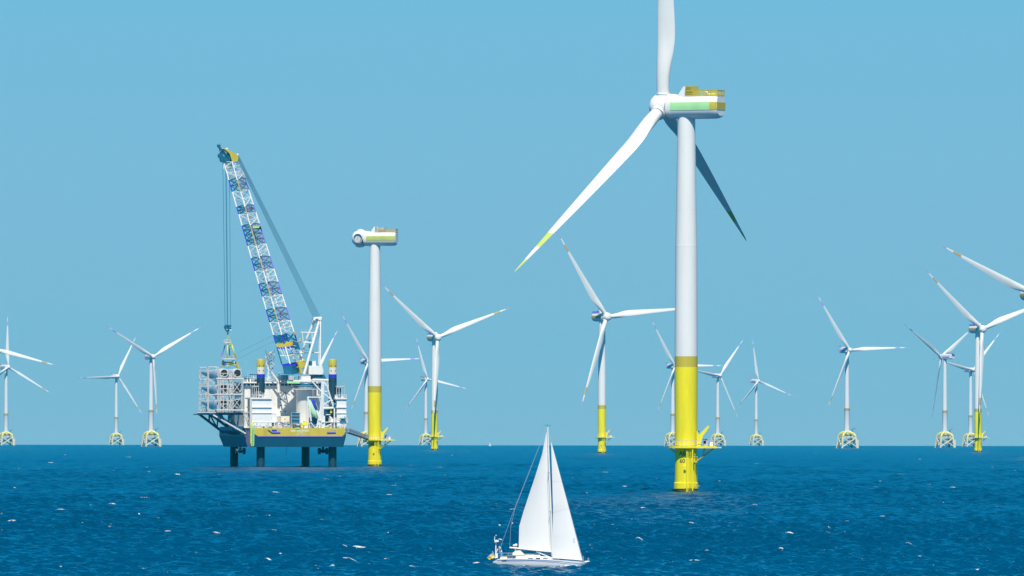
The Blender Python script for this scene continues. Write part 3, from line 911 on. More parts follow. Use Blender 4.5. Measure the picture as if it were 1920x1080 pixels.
b = MB().mt('ship_white'); sbox(b, 600.5, 718, 604, 745, 30, 33); b.build('exhaust_casing', ship); b = MB().mt('ship_white'); sbox(b, 586, 720, 590, 800, 29, 33.9)
b.build('exhaust_casing', ship)
# roof gear
b = MB().mt('steelblue')
for k in range(16):
    px = 456 + random.random() * 26; w = 1 + random.random() * 4; h = 1.5 + random.random() * 7
    b.mt(random.choice(['steelblue', 'steelblue', 'grey', 'ship_white', 'dark', 'olive']))
    sbox(b, px, 715.5 - h, px + w, 715.3, AY + 2 + random.random() * 12, AY + 15 + random.random())
for k in range(6):
    b.mt('grey'); q = S(460 + k * 4, 715, AY + 3); b.tube(q, q + Vector((0, 0, 2.5 + random.random() * 2)), .06, n=4)
b.mt('steelblue'); sbox(b, 469, 701, 481, 703, AY + 3, AY + 9); sbox(b, 458, 706, 470, 709, AY + 3, AY + 9)
b.build('roof_machinery', ship)
# lattice mast, satellite dome, small deck crane, whip aerials
b = MB().mt('ship_white')
Y = 40
c = S(502, 715, Y)
tp = S(502, 661, Y)
A = [(c.x - 1.0, Y - 1, c.z), (c.x + 1.0, Y - 1, c.z), (c.x + 1.0, Y + 1, c.z), (c.x - 1.0, Y + 1, c.z)]
B = [(c.x - .5, Y - .5, tp.z), (c.x + .5, Y - .5, tp.z), (c.x + .5, Y + .5, tp.z), (c.x - .5, Y + .5, tp.z)]
b.lattice(A, B, 8, .14, .09)
for py, w in ((663, 8), (668, 7), (673, 8), (679, 6), (686, 7), (693, 5)):
    a_, c_ = S(502 - w, py, Y), S(502 + w, py, Y); b.tube(a_, c_, .14, n=5)
    for t in (0, 1): q = (a_, c_)[t]; b.tube(q, q + Vector((0, 0, 1.3)), .12, n=5)
q = S(502, 658, Y); b.tube(tp, q, .1, n=5)
b.build('radar_mast', ship)
b = MB().mt('ship_white'); q = S(518.7, 704.5, 36); b.ball(q, .42); b.lathe(q, [(1.0, -2.2), (.35, -.4), (0, -.3)], 12)
q = S(523.5, 708.5, 36); b.ball(q, .2); b.tube(q, q - Vector((0, 0, 1.5)), .08, n=5)
q = S(490.6, 709, 36)
b.build('satellite_dome', ship)
b = MB().mt('ship_white'); b.tube(S(505, 698, 30), S(519.5, 718.5, 30), .22, .5, n=8); b.tube(S(519, 720, 30), S(519, 737, 30), .55, n=10); b.mt('blue'); q = S(507.5, 692, 30); b.ball(q, .25, 6); b.mt('grey'); b.tube(S(505, 698, 30), S(507, 688, 30), .07, n=4)
b.build('deck_crane', ship)
b = MB().mt('grey')
q = S(456.5, 700, 38); b.tube(q, S(456.5, 683, 38), .05, n=4)
for s in (-4, 4): b.tube(S(456.5, 683, 38), S(456.5 + s, 677, 38), .05, n=4)
b.build('whip_aerial', ship)
# jack houses
for px0, px1, nm in ((469.5, 510, 0), (628, 649.2, 1)):
    b = MB().mt('ship_white')
    sbox(b, px0 + 3, 748, px1 - .5, 800, .7, 9.5)
    sbox(b, px0, 746, px1, 749, .2, 10.5)
    sbox(b, px0 + (2 if nm == 0 else 2), 763, px1 + (.5 if nm == 0 else 0), 765, .3, 10)
    sbox(b, px0 + 2, 774, px1, 775.5, .4, 10)
    if nm == 0: b.mt('rackgrey'); sbox(b, 469, 749, 473, 803, .3, 1.2)
    jh = b.build('jack_house', ship)
    b = MB().mt('ship_white'); b.rail([S(px0, 746, .3), S(px1, 746, .3)], h=1.2, r=.06, step=1.2); b.build('railing', jh)
for px0, px1 in ((473, 485), (630.5, 644.5)):
    b = MB()
    b.mt('rackgrey')
    for px in np.linspace(px0, px1, 4): sbox(b, px - .45, 725, px + .45, 746, 1.4, 2.0)
    sbox(b, px0 - .8, 724, px1 + .8, 725.6, 1.2, 8)
    b.mt('steelblue'); sbox(b, px0 + .8, 728, px0 + (px1 - px0) * .62, 746, 2.6, 7)
    b.mt('grey'); q = S(px1, 725, 3); b.tube(q, q + Vector((0, 0, 1.2)), .06, n=4)
    b.build('jacking_frame', ship)
# deck edge clutter: posts, platform, container, machines
b = MB().mt('ship_white')
sbox(b, 476, 791, 518, 793, .6, 9)
for px in (481, 501.8, 514, 521): sbox(b, px, 793, px + 1.8, 803, .7, 1.2)
b.rail([S(476, 791, .7), S(495, 791, .7)], h=1.2, r=.05, step=1.2)
b.build('side_deck', ship); b = MB().mt('ship_white')
sbox(b, 603, 791, 652, 792.4, .5, 9)
for px in (607, 625.5): sbox(b, px, 780 if px < 610 else 766, px + 2, 803, .7, 1.3)
b.tube(S(610, 801, 1), S(625, 793, 1), .22, n=6)
b.rail([S(632, 791, .6), S(652, 791, .6)], h=1.2, r=.06, step=1.1)
b.build('side_deck', ship)
b = MB().mt('steelblue'); sbox(b, 482, 793.2, 517, 799.5, 3, 9); b.build('under_deck_store', ship); b = MB().mt('steelblue'); sbox(b, 603, 793, 648, 800, 3.5, 9); b.build('under_deck_store', ship)
b = MB().mt('grey'); b.rail([(x0, 0.05, zt), (x1, 0.05, zt)], h=1.15, r=.05, step=1.3)
for px in (478, 488, 499, 528, 603, 637, 641, 645, 620): q = S(px, 803, .3); b.mt('ship_white'); b.box((q.x - .22, .1, zt), (q.x + .22, .6, zt + 1 + random.random()))
b.build('deck_railing', ship)
b = MB().mt('ship_white'); sbox(b, 496, 777, 519.5, 791, 2, 8); b.mt('blue'); sbox(b, 498, 779.5, 499.5, 782, 1.94, 2.1); sbox(b, 497, 776.2, 518, 777, 2.3, 7.6); b.build('container', ship)
b = MB()
b.mt('rackgrey')
for px, py, w, h in ((478, 786, 6, 5), (486, 783, 5, 8), (490, 777, 4, 4), (479, 779, 2, 12)): sbox(b, px, py, px + w, py + h, 3, 6)
b.mt('mint'); sbox(b, 474.5, 785, 476.5, 791, 2.5, 3.5); sbox(b, 493, 784, 494.5, 791, 2.5, 3.5)
b.build('winch_unit', ship)
b = MB().mt('steelblue'); sbox(b, 546, 775, 561, 795, 5, 9); b.mt('grey')
for px in (545.2, 561): sbox(b, px, 774, px + 1, 803, 4.8, 5.2)
for py in (774, 780, 786, 795, 798.5): sbox(b, 545.2, py, 562, py + .8, 4.7, 5.1)
b.mt('dark')
sbox(b, 541, 798, 566, 803, 4.6, 8); b.mt('olive'); sbox(b, 548, 793.5, 558, 794.5, 4.6, 4.9)
b.build('control_cabin', ship)
b = MB().mt('mint'); sbox(b, 536, 795, 543.5, 799, 3, 5); sbox(b, 569, 797, 573, 803, 3, 4.5); sbox(b, 554, 802, 562, 804.5, -.3, 0.3)
b.mt('yellow'); sbox(b, 565, 793.5, 577, 798, 3, 5.5); sbox(b, 570, 790, 576, 793.5, 3.3, 5); sbox(b, 564, 796, 567, 802, 3, 5)
b.build('deck_winch', ship); b = MB().mt('yellow'); sbox(b, 511, 800, 515.5, 804, 1, 2); b.build('fairlead', ship); b = MB().mt('yellow'); sbox(b, 614, 800, 618.5, 804.5, .2, 1.4); b.mt('dark'); sbox(b, 615.3, 801, 617, 802.7, .15, .4)
b.build('fairlead', ship)
def small(kind):
    b = MB()
    if kind == 0: b.mt('ship_white'); b.box((-.6, -.5, 0), (.6, .5, .95)); b.box((-.66, -.56, .95), (.66, .56, 1.05)); b.mt('grey'); b.box((-.1, -.54, .4), (.1, -.5, .6))
    if kind == 1: b.mt('ship_white'); b.tube((0, 0, 0), (0, 0, 1.5), .16, n=8); b.lathe((0, 0, 1.45), [(.16, 0), (.42, .05), (.36, .3), (0, .4)], 10)
    if kind == 2:
        b.mt('steelblue'); b.tube((-.5, 0, .6), (.5, 0, .6), .42, n=12); b.mt('grey')
        for x in (-.55, .55): b.tube((x - .05, 0, .6), (x + .05, 0, .6), .62, n=14)
        b.box((-.6, -.3, 0), (.6, .3, .12))
    if kind == 3:
        b.mt('rackgrey')
        for x in (-.8, .8):
            for y in (-.4, .4): b.tube((x, y, 0), (x, y, 2.0), .07, n=5)
        for z in (.7, 1.4, 2.0): b.box((-.85, -.45, z - .05), (.85, .45, z + .05))
        b.mt('cream'); b.box((-.7, -.35, .75), (.1, .35, 1.25)); b.mt('blue'); b.box((.2, -.35, 1.45), (.7, .3, 1.9))
    if kind == 4: b.mt('grey'); b.box((-.4, -.4, 0), (.4, .4, 1.3)); b.mt('glass'); b.box((-.3, -.43, .7), (.3, -.4, 1.1)); b.mt('olive'); b.box((-.4, -.4, 1.3), (.4, .4, 1.42))
    return b.mesh(('deck_locker', 'mushroom_vent', 'rope_drum', 'storage_rack', 'switch_cabinet')[kind])
SM = [small(k) for k in range(5)]
rnd = random.Random(5)
for (pa, pb, py, Ya, Yb, n_) in ((519, 547, 803, 1.2, 4, 9), (563, 600, 803, 1.2, 6, 10), (603, 648, 803, 1.5, 3.2, 9), (604, 648, 791, 1.2, 6, 9), (476, 494, 791, 1.2, 2.6, 5),
                                (472, 508, 746, .8, 4, 8), (629, 648, 746, .8, 3, 4), (455, 480, 715.5, 35, 44, 7), (512, 535, 715.5, 35, 44, 7), (478, 518, 803, 1.3, 2.8, 9)):
    for _ in range(n_):
        k = rnd.choice((0, 0, 1, 2, 3, 4, 4)); Y_ = rnd.uniform(Ya, Yb); p = S(rnd.uniform(pa, pb), py, Y_)
        sc_ = rnd.uniform(.7, 1.25)
        link(SM[k].name.split('.')[0], SM[k], ship, Matrix.Translation((p.x, Y_, SZ(py))) @ Matrix.Rotation(rnd.choice((0, 1.57, 3.14)), 4, 'Z') @ Matrix.Diagonal((sc_, sc_, sc_ * rnd.uniform(.8, 1.3), 1)))
# free-fall lifeboat and its ramp frame
b = MB().mt('ship_white')
for px in (575.5, 601): sbox(b, px, 745 if px < 580 else 745, px + 1.5, 803, 1.0, 1.6)
sbox(b, 575.5, 744, 602, 746, .9, 1.7)
b.tube(S(577, 746, 1), S(583, 790, 1), .35, n=6); b.tube(S(599, 770, 1), S(594, 803, 1), .3, n=6)
b.tube(S(582, 792, 1), S(590, 803, 1), .2, n=6); b.tube(S(600, 792, 1), S(591, 803, 1), .2, n=6); b.tube(S(593, 770, 1), S(600, 790, 1), .5, n=6)
b.mt('steelblue'); sbox(b, 583, 783, 599, 799, 3.2, 8)
b.build('lifeboat_ramp', ship)
lbp = S(584.5, 768, 1.6)
lb = empty('lifeboat', SHIP_M @ lbp, STH)
tag(lb, 'pale green free-fall lifeboat hanging nose-down on its ramp at the ship stern', 'lifeboat')
b = MB().mt('palegreen')
rg = []
for t in np.linspace(0, 1, 13):
    w = max(.05, (math.sin(math.pi * min(1, .12 + t * .80)) ** .6)) * 1.15
    if t > .8: w *= (1 - (t - .8) / .2 * .8)
    cx = (t - .5) * 3.0 * (0.9 + .3 * t) ; cz = (0.5 - t) * 7.0
    rg.append([(cx + w * math.cos(a) * .95, .9 * w * math.sin(a), cz + w * math.cos(a) * .45) for a in np.linspace(0, 2 * math.pi, 14, endpoint=False)])
b.loft(rg); b.build('hull', lb)
b = MB().mt('blue')
rg = [[(x * .8 + 1.25, y * .85 - .1, z * .75 + 1.0) for x, y, z in r_] for r_ in rg[:9]]
b.loft(rg); b.mt('brown'); b.tube((1.2, -1.1, 2.5), (2.2, -1.1, 0), .2, n=6); b.build('canopy', lb)
# bracing frame on the right
b = MB().mt('ship_white')
F_ = lambda p, q, r_=.26, Y=1.2: b.tube(S(*p, Y), S(*q, Y), r_, n=6)
F_((598.5, 803), (603.5, 717), .35); F_((605, 803), (605, 728), .35)
F_((583, 714), (600, 733), .3); F_((600, 733), (623, 752), .28); F_((605, 760), (621, 750), .2)
F_((612, 723), (625, 765), .32); F_((604, 734), (613, 734.5), .2); F_((606, 766), (627, 765), .4); F_((602, 803), (602, 745), .25)
F_((613, 715), (620, 757), .2, 5)
for k in range(9): F_((607 + k * 2.1, 766), (607.5 + k * 2.1, 752 + (k % 3)), .1, 3)
b.build('brace_frame', ship)
b = MB().mt('ship_white'); F_((584, 713), (617, 713.5), .45, 12); b.build('boom_rest', ship)
b = MB().mt('steelblue'); sbox(b, 606, 768, 625, 791, 5, 8.5); b.mt('ship_white'); sbox(b, 611, 777, 619, 778.5, 1.5, 4)
b.tube(S(617, 781, 2), S(624, 788, 2), .3, n=6); b.mt('yellow'); q = S(620, 770.5, 2); b.lathe(q, [(0, -1), (.45, -.8), (.4, .3), (.12, 1.0), (0, 1.05)], 10)
b.build('stores_locker', ship)
b = MB().mt('bagblue'); q = S(627, 758.5, .2); b.ball(q, .5, 8); b.build('floodlight', ship)
# rescue boat at the right edge
rp = S(642.5, 785, -.2)
rb = empty('rescue_boat', SHIP_M @ rp, STH)
tag(rb, 'small dark rescue boat slung at the right end of the ship deck', 'rescue boat')
b = MB().mt('steelblue')
rg = []
for t in np.linspace(0, 1, 9):
    w = math.sin(math.pi * (.12 + .76 * t)) ** .5 * .62
    rg.append([(-1.25 + 2.5 * t, w * math.cos(a), .55 * w * math.sin(a) - .15) for a in np.linspace(0, 2 * math.pi, 10, endpoint=False)])
b.loft(rg); b.build('hull', rb)
b = MB().mt('palegreen'); b.box((-.7, -.4, .05), (.6, .4, .45)); b.mt('dark'); b.box((.6, -.2, .1), (.9, .2, .8)); b.build('console', rb)
b = MB().mt('steelblue'); b.tube((-.2, 0, .4), (-.2, 0, 1.0), .05, n=4); b.build('davit', rb)
# yellow ladder tower at the stern corner
b = MB().mt('yellow')
b.tube(S(477, 792, -.9), S(471.5, 797, -.9), .28, n=6); b.tube(S(471.5, 797, -.9), S(471.2, 832, -.9), .3, n=6)
b.mt('mint')
b.lattice([S(471.8, 836, -1.4), S(476.5, 836, -1.4), S(476.5, 836, -.4), S(471.8, 836, -.4)], [S(472.5, 800, -1.4), S(477, 800, -1.4), S(477, 800, -.4), S(472.5, 800, -.4)], 12, .16, .1)
b.mt('yellow'); b.tube(S(471.5, 837.5, -.9), S(476, 837.5, -.9), .25, n=6)
b.build('pilot_ladder', ship)
# outriggers carrying the blade racks over the port side
b = MB().mt('steelblue')
for Y, xa in ((6, 404), (26, 390), (50, 366)):
    sh = 0
    pr = S(480 - Y * math.sin(STH) / MPP * .9, 776, Y)
    pl_ = S(xa if Y > 40 else (xa), 776, Y)
    b.tube(pl_, pr, .42, n=6)
    hp = Vector((XL - 2.0, Y, SZ(812)))
    b.tube(pl_, hp, .5, n=6)
    mid = pl_.lerp(hp, .45); b.tube(Vector((mid.x, Y, SZ(776))), mid, .35, n=6)
    mid2 = pl_.lerp(hp, .75); b.tube(Vector((mid.x, Y, SZ(776))), mid2, .3, n=6); b.tube(Vector((mid2.x + .5, Y, SZ(776))), mid2, .3, n=6)
b.prism([(XL - 2.1, SZ(800)), (XL - 2.1, SZ(816)), (XL - 6.5, SZ(808)), (XL - 6.5, SZ(801))], 8, 34)
b.box((XL - 12, 8, SZ(778.4)), (XL + 1.2, 60, SZ(776.6)))
b.mt('rackgrey')
sbox(b, 369, 773.0, 466, 774.8, 5.5, 7); b.tube(S(400, 779, 5), S(461, 814, 3), .35, n=6)
for k in range(5): b.tube(S(456 + k * 4, 776, 3), S(462 + k * 3.2, 803, 2), .13, n=4)
b.build('outrigger', ship)
b = MB().mt('rackgrey')
b.lattice([S(457, 776, 2), S(463, 776, 2), S(463, 776, 4), S(457, 776, 4)], [S(466, 803, 2), S(472, 803, 2), S(472, 803, 4), S(466, 803, 4)], 5, .12, .08)
b.build('stairway', ship)

# crane: pedestal, slewing house, A-frame, boom
b = MB().mt('ship_white')
CY = 22.0
pc = S(567.5, 803, CY)
b.lathe((pc.x, CY, 0), [(3.1, SZ(803)), (3.1, SZ(730)), (3.5, SZ(727)), (4.2, SZ(719)), (4.2, SZ(716)), (0, SZ(716))], 32)
b.mt('ship_white')
b.lathe((pc.x, CY, 0), [(0, SZ(730.4)), (6.2, SZ(730.4)), (6.2, SZ(729)), (3.1, SZ(729))], 28)
b.mt('steelblue'); b.lathe((pc.x, CY, 0), [(4.25, SZ(726)), (4.25, SZ(719.5))], 28)
crane = b.build('crane', ship)
b = MB().mt('grey'); b.rail([(pc.x + 6.1 * math.cos(R(a)), CY + 6.1 * math.sin(R(a)), SZ(729)) for a in range(0, 360, 24)], h=1.2, r=.06, step=1.3, closed=True); b.build('railing', crane)
b = MB().mt('ship_white')
sbox(b, 548, 712.5, 603, 716, CY - 4.5, CY + 4.5)
sbox(b, 563, 705, 580, 712.5, CY - 4, CY + 3)
b.mt('mint'); sbox(b, 536, 715, 560, 719, CY - 4.6, CY - 4.2)
b.mt('steelblue'); b.prism([(SX(580, CY), SZ(702.3)), (SX(602, CY), SZ(702.3)), (SX(606, CY), SZ(710.5)), (SX(583, CY), SZ(710.5))][::-1], CY - 3.4, CY + 3)
b.mt('steelblue'); sbox(b, 529, 703, 549, 713, CY - 4, CY + 2); b.mt('grey'); sbox(b, 539, 704, 549, 712.5, CY - 4.3, CY - 3.9)
b.mt('glass'); sbox(b, 529.5, 704, 532, 711, CY - 4.1, CY - 3.8); sbox(b, 533.5, 704, 537, 711, CY - 4.1, CY - 3.8)
b.build('slewing_platform', crane)
b = MB().mt('ship_white'); sbox(b, 576.8, 685.5, 602.2, 702, CY - 4.2, CY + 3.5); sbox(b, 583, 676.5, 589.5, 685.5, CY - 3.5, CY); sbox(b, 602, 691, 603.5, 700, CY - 3, CY + 2)
b.mt('steelblue'); sbox(b, 579.5, 677, 583, 685, CY - 3, CY)
b.build('machinery_house', crane)
b = MB().mt('ship_white')
T_ = lambda p, q, r_, Y0, Y1, r1=None, n_=8: b.tube(S(*p, Y0), S(*q, Y1), r_, r1, n=n_)
Yn, Yf = CY - 4, CY + 4
T_((568, 703), (582.5, 650), .55, Yn, Yn + 1, .5); T_((582.5, 650), (595, 604), .5, Yn + 1, CY - 1, .45)     # near front leg
T_((562, 664), (571, 640), .45, Yf - 1, Yf - 1.5); T_((572, 636), (585, 606), .5, Yf - 1.5, CY + 1)        # far front leg
T_((562, 664), (556, 700), .4, Yf - 1, Yf)
T_((597.5, 684.5), (598, 600), .3, Yn + 1, CY - 1); T_((594, 684), (596, 604), .22, Yf, CY + 1)
T_((583, 605), (599, 600), .7, CY, CY); T_((584, 598), (600, 597), .5, CY - 1, CY - 1)
T_((567, 643), (581, 643), .3, Yn + 1, Yn + 1); T_((560, 663), (595, 662), .2, CY, CY)
T_((561, 624), (591, 624.5), .2, CY - 2, CY - 2); T_((564, 624), (566, 645), .16, CY - 2, CY - 2); T_((582, 624), (583, 640), .14, CY - 2, CY - 2)
T_((595, 644), (600, 643), .15, CY, CY)
T_((560, 602), (560, 602.1), .1, CY, CY)
sbox(b, 584.5, 594.5, 588.5, 600, CY - 1.5, CY + 1.5); sbox(b, 594, 594.5, 600, 599.5, CY - 1.5, CY + 1.5)
b.mt('grey'); b.rail([S(561, 624, CY - 2), S(593, 624.5, CY - 2)], h=1.0, r=.05, step=1.5); b.rail([S(560, 663, CY - 1), S(575, 663, CY - 1)], h=1.1, r=.06, step=1.5)
b.mt('steelblue'); sbox(b, 586.5, 630, 589.5, 634, CY - 1.5, CY); sbox(b, 577, 637, 579.5, 642, CY - 1, CY); sbox(b, 577, 645, 579.5, 652, CY - 1, CY)
b.build('a_frame', crane)
# boom: a box lattice leaning left and away; chord positions follow the photo's three visible chords
# left (L), middle (M) and right (Rr) chords; the hidden fourth follows
YB0, YB1 = CY - 2.0, CY + 22.0
def boomY(py): return YB0 + (YB1 - YB0) * (705 - py) / (705 - 300)
def cl(py): return 424.5 + (py - 340) * (530.5 - 424.5) / (699 - 340)
def cm(py): return cl(py) + 15.6 - (max(0, py - 640) / 60) * 0
def crr(py): return 454 + (py - 340) * (546.5 - 454) / (624 - 340)
def chords(py):
    Y = boomY(py)
    t = .0
    a = S(cl(py), py, Y + .3)            # left / near-left chord (side face, towards the viewer's left)
    m = S(cm(py), py - 0.5, Y - 1.6)     # middle chord, nearest the viewer
    r_ = S(crr(py), py - 4.5, Y + 1.6)   # right chord (back face)
    h = a + r_ - m
    return [a, m, r_, h]
lv = [306, 325, 340, 362, 390, 404, 425, 443, 463, 486, 510, 534, 558, 582, 606, 629.5]
cols = ['white', 'white', 'blue', 'w', 'blue', 'white', 'blue', 'blue', 'white', 'blue', 'white', 'blue', 'white', 'blue', 'white']
b = MB()
cc = {'white': ('ship_white', 'ship_white'), 'w': ('ship_white', 'ship_white'), 'blue': ('hullmauve', 'brown')}
for k in range(len(lv) - 1):
    A_, B_ = chords(lv[k]), chords(lv[k + 1])
    wht = cols[k] in ('white', 'w')
    for i in range(4):
        b.mt('ship_white' if wht else ('blue' if i == 0 else ('brown' if i in (1,) else 'violet')))
        b.tube(A_[i], B_[i], .24, n=6)
    for sub in range(2):
        a0 = [p.lerp(q, sub / 2) for p, q in zip(A_, B_)]; a1 = [p.lerp(q, (sub + 1) / 2) for p, q in zip(A_, B_)]
        for i in range(4):
            j = (i + 1) % 4
            b.mt('ship_white' if wht else ('hullmauve' if i in (1,) else 'steelblue'))
            if i in (0, 3) and wht and sub: b.mt('grey')
            tb = .13 if wht else .19
            b.tube(a0[i], a0[j], tb, n=4, cap=False)
            if (sub + k) % 2: b.tube(a0[i], a1[j], tb, n=4, cap=False)
            else: b.tube(a0[j], a1[i], tb, n=4, cap=False)
            if not wht and i in (0, 1): b.tube(a0[j] if (sub + k) % 2 else a0[i], a1[i] if (sub + k) % 2 else a1[j], .1, n=4, cap=False)
boom = b.build('boom', crane)
# solid foot of the boom
b = MB()
A_, B_, C_, D_ = chords(629.5), chords(645), chords(652), chords(684)
foot = [S(530.5, 703, YB0 + .3), S(549, 703, YB0 - 1.6), S(557, 700, YB0 + 2), S(540, 700, YB0 + 4)]
def quadskin(P_, Q_, m_, faces=(0, 1, 2, 3)):
    b.mt(m_)
    for i in faces:
        j = (i + 1) % 4; b.add([P_[i], P_[j], Q_[j], Q_[i]], [(0, 1, 2, 3)])
b.mt('blue')
for i in range(4): b.tube(A_[i], B_[i], .28, n=6)
for k in range(4):
    j = (k + 1) % 4
    b.mt('steelblue'); b.tube(A_[k], B_[j], .2, n=4); b.tube(A_[j], B_[k], .2, n=4)
quadskin([p.lerp(q, .1) for p, q in zip(A_, B_)], [p.lerp(q, .9) for p, q in zip(A_, B_)], 'steelblue', (0, 3))
quadskin(B_, C_, 'olive'); quadskin(C_, [p.lerp(q, .12) for p, q in zip(C_, D_)], 'blue')
b.mt('steelblue'); b.tube(C_[0], D_[0], .3, n=6)
b.mt('ship_white')
for i in (1, 2, 3): b.tube(C_[i], D_[i], .26, n=6)
for k in range(3):
    p_ = [p.lerp(q, (k + 1) / 4) for p, q in zip(C_, D_)]
    if k == 1:
        for i in range(4): b.tube(p_[i], p_[(i + 1) % 4], .2, n=4)
    for i in (0, 1):
        j = i + 1; b.tube(C_[i].lerp(C_[j], k / 3), p_[i].lerp(p_[j], (k + 1) / 4), .12, n=4)
E_ = [p.lerp(q, .2) for p, q in zip(D_, foot)]
quadskin(D_, E_, 'blue'); quadskin(E_, foot, 'steelblue')
b.build('boom_foot', boom)
# boom head
b = MB()
Yh = boomY(300)
hw = [(440, 304), (429.5, 306.5), (424, 290), (412, 280.5), (418, 281.5), (438, 291.5), (440.5, 295)]
pl2 = [(S(x, y, Yh).x, S(x, y, Yh).z) for x, y in hw]
b.mt('olive'); b.prism(pl2[::-1], Yh - 1.4, Yh - .9); b.prism(pl2[::-1], Yh + 1.8, Yh + 2.3)
b.mt('yellow'); b.add([S(412, 281, Yh - 1.2), S(438, 292, Yh - 1.2), S(438, 290.5, Yh + 2), S(412, 280, Yh + 2)], [(0, 1, 2, 3)])
b.mt('steelblue')
for p, q, r_ in (((403.5, 275.5), (429, 305), .45), ((402, 275), (408.5, 275.5), .4), ((406, 276), (412, 300), .4), ((418, 306), (430, 306), .5), ((408, 290), (412, 303), .9), ((414, 296), (418, 305), .9), ((410, 284), (425, 300), .5), ((421, 290), (426, 303), .6)):
    b.tube(S(*p, Yh), S(*q, Yh), r_, n=8)
for x, y in ((408.5, 294.5), (412, 302), (418, 303)): q = S(x, y, Yh); b.tube(q - Vector((0, .8, 0)), q + Vector((0, .8, 0)), 1.0, n=14)
b.mt('violet'); q = S(408.5, 286.5, Yh - 1); b.ball(q, .3, 6)
b.mt('ship_white'); q = S(420, 281.5, Yh); b.tube(q - Vector((0, .5, 0)), q + Vector((0, .5, 0)), .45, n=12); q = S(439.5, 292, Yh); b.tube(q - Vector((0, 1.5, 0)), q + Vector((0, 1.5, 0)), .35, n=10)
for p, q in (((423, 307), (424.5, 318)), ((424.5, 318), (434, 315)), ((414, 308), (415, 319)), ((420, 312), (421, 320))): b.tube(S(*p, Yh), S(*q, Yh), .25, n=6)
b.mt('rope'); b.tube(S(407, 276, Yh), S(407, 271.5, Yh), .06, n=4); b.tube(S(406, 272.5, Yh), S(410, 272.5, Yh), .06, n=4)
b.build('boom_head', boom)
b = MB().mt('brown')
q = S(466, 425, boomY(425)); b.box((q.x, q.y - 1, q.z - .2), (q.x + 4.2, q.y + 1.5, q.z + .1)); b.mt('mint'); b.box((q.x + .5, q.y - 1.2, q.z - .9), (q.x + 3, q.y, q.z - .25))
b.build('walkway', boom); b = MB().mt('brown')
q = S(549, 625, boomY(625)); b.box((q.x - .6, q.y - 1, q.z - .6), (q.x + .5, q.y, q.z + .4))
b.build('walkway', boom)
# luffing gear near the foot: drum cradle, blue block
b = MB().mt('olive')
T_((556, 678), (563, 702), .5, CY - 2, CY - 2); T_((553, 680), (569, 677), .4, CY - 2, CY - 2); T_((554, 690), (563, 684), .2, CY - 2, CY - 2); T_((568, 680), (566, 692), .3, CY - 2, CY - 2)
q = S(562, 685, CY - 1); b.tube(q - Vector((0, 1.5, 0)), q + Vector((0, 1.5, 0)), 1.3, n=16)
b.mt('steelblue'); b.prism([(S(x, y, CY).x, S(x, y, CY).z) for x, y in ((546, 640), (555, 643), (559, 655), (552, 656))][::-1], CY - 1, CY + 1)
b.mt('brown'); T_((556, 642), (561, 640), .4, CY, CY); T_((543, 648), (552, 650), .2, CY - 1, CY - 1); b.mt('mint'); q = S(560, 637, CY); b.ball(q, .35, 6)
b.mt('grey')
for k in range(7): T_((546 + k, 658 + 3 * k), (555 - (k % 3), 660 + 4 * k), .14, CY, CY)
b.build('luffing_block', crane)
# ropes
b = MB().mt('rope')
for k in range(6):
    t = k / 5
    a_ = S(438 + 3.5 * t, 293 + 4 * (1 - t), Yh + 2 * t)
    c_ = S(585.5 + 12.5 * t, 597, CY - 1.5 + 3 * t)
    b.tube(a_, c_, .10, n=5, cap=False)
b.build('luffing_rope', crane)
b = MB().mt('rope')
Yk = boomY(300)
for x0_, x1_ in ((412.8, 417.5), (418, 421.5), (419.2, 422.5), (425.3, 427.6)):
    b.tube(S(x0_, 300, Yk), S(x1_, 612, Yk), .085, n=5, cap=False)
b.build('hoist_rope', crane)
b = MB().mt('rope'); b.tube(S(513, 628, 16), S(440, 664, Yk), .03, n=4, cap=False); b.tube(S(514, 640, 16), S(444, 673, Yk), .03, n=4, cap=False)
b.build('tag_line', crane)
b = MB().mt('steelblue')
for dx in (-2.6, 2.6): q = S(422.5 + dx, 615, Yk); b.tube(q - Vector((0, .5, 0)), q + Vector((0, .5, 0)), .85, n=14)
b.prism([(S(x, y, Yk).x, S(x, y, Yk).z) for x, y in ((417, 612), (429, 612), (429, 619), (424, 624.5), (420, 624), (417, 619))][::-1], Yk - .35, Yk + .35)
b.mt('ship_white'); sbox(b, 419.5, 612.5, 422, 617, Yk - .5, Yk - .36); sbox(b, 425.5, 612, 430, 613.6, Yk - .5, Yk - .36); sbox(b, 425.5, 616.5, 430, 618, Yk - .5, Yk - .36)
b.mt('rope'); b.tube(S(422.5, 624, Yk), S(423, 629, Yk), .3, n=8)
b.build('hook_block', crane)
# lifting tool hanging from the hook
lt = S(424, 676, Yk)
ly = empty('lifting_tool', SHIP_M @ Vector((lt.x, lt.y, lt.z)), STH)
tag(ly, 'pale green pyramid lifting tool with round walkways hanging from the crane hook', 'lifting tool')
Q = lambda px, py, dy=0: S(px, py, Yk) - lt + Vector((0, dy, 0))
b = MB().mt('paleyellow')
b.mt('lime')
for x in (422.5, 425.8): b.tube(Q(423.3 + (x - 424) * .4, 629), Q(x, 641), .17, n=6)
b.build('sling', ly)
b = MB().mt('lime')
b.tube(Q(421.8, 648, -1), Q(419.8, 674, -2), .33, n=8); b.tube(Q(429, 648, -1), Q(437, 674, -1), .36, n=8); b.tube(Q(421.5, 648, -1), Q(429, 648, -1), .4, n=8)
b.mt('violet'); b.tube(Q(419, 648, 1), Q(412.5, 670, 1.5), .2, n=6); b.tube(Q(425.5, 650, 1), Q(428.5, 670, 2), .22, n=6)
b.build('yoke', ly)
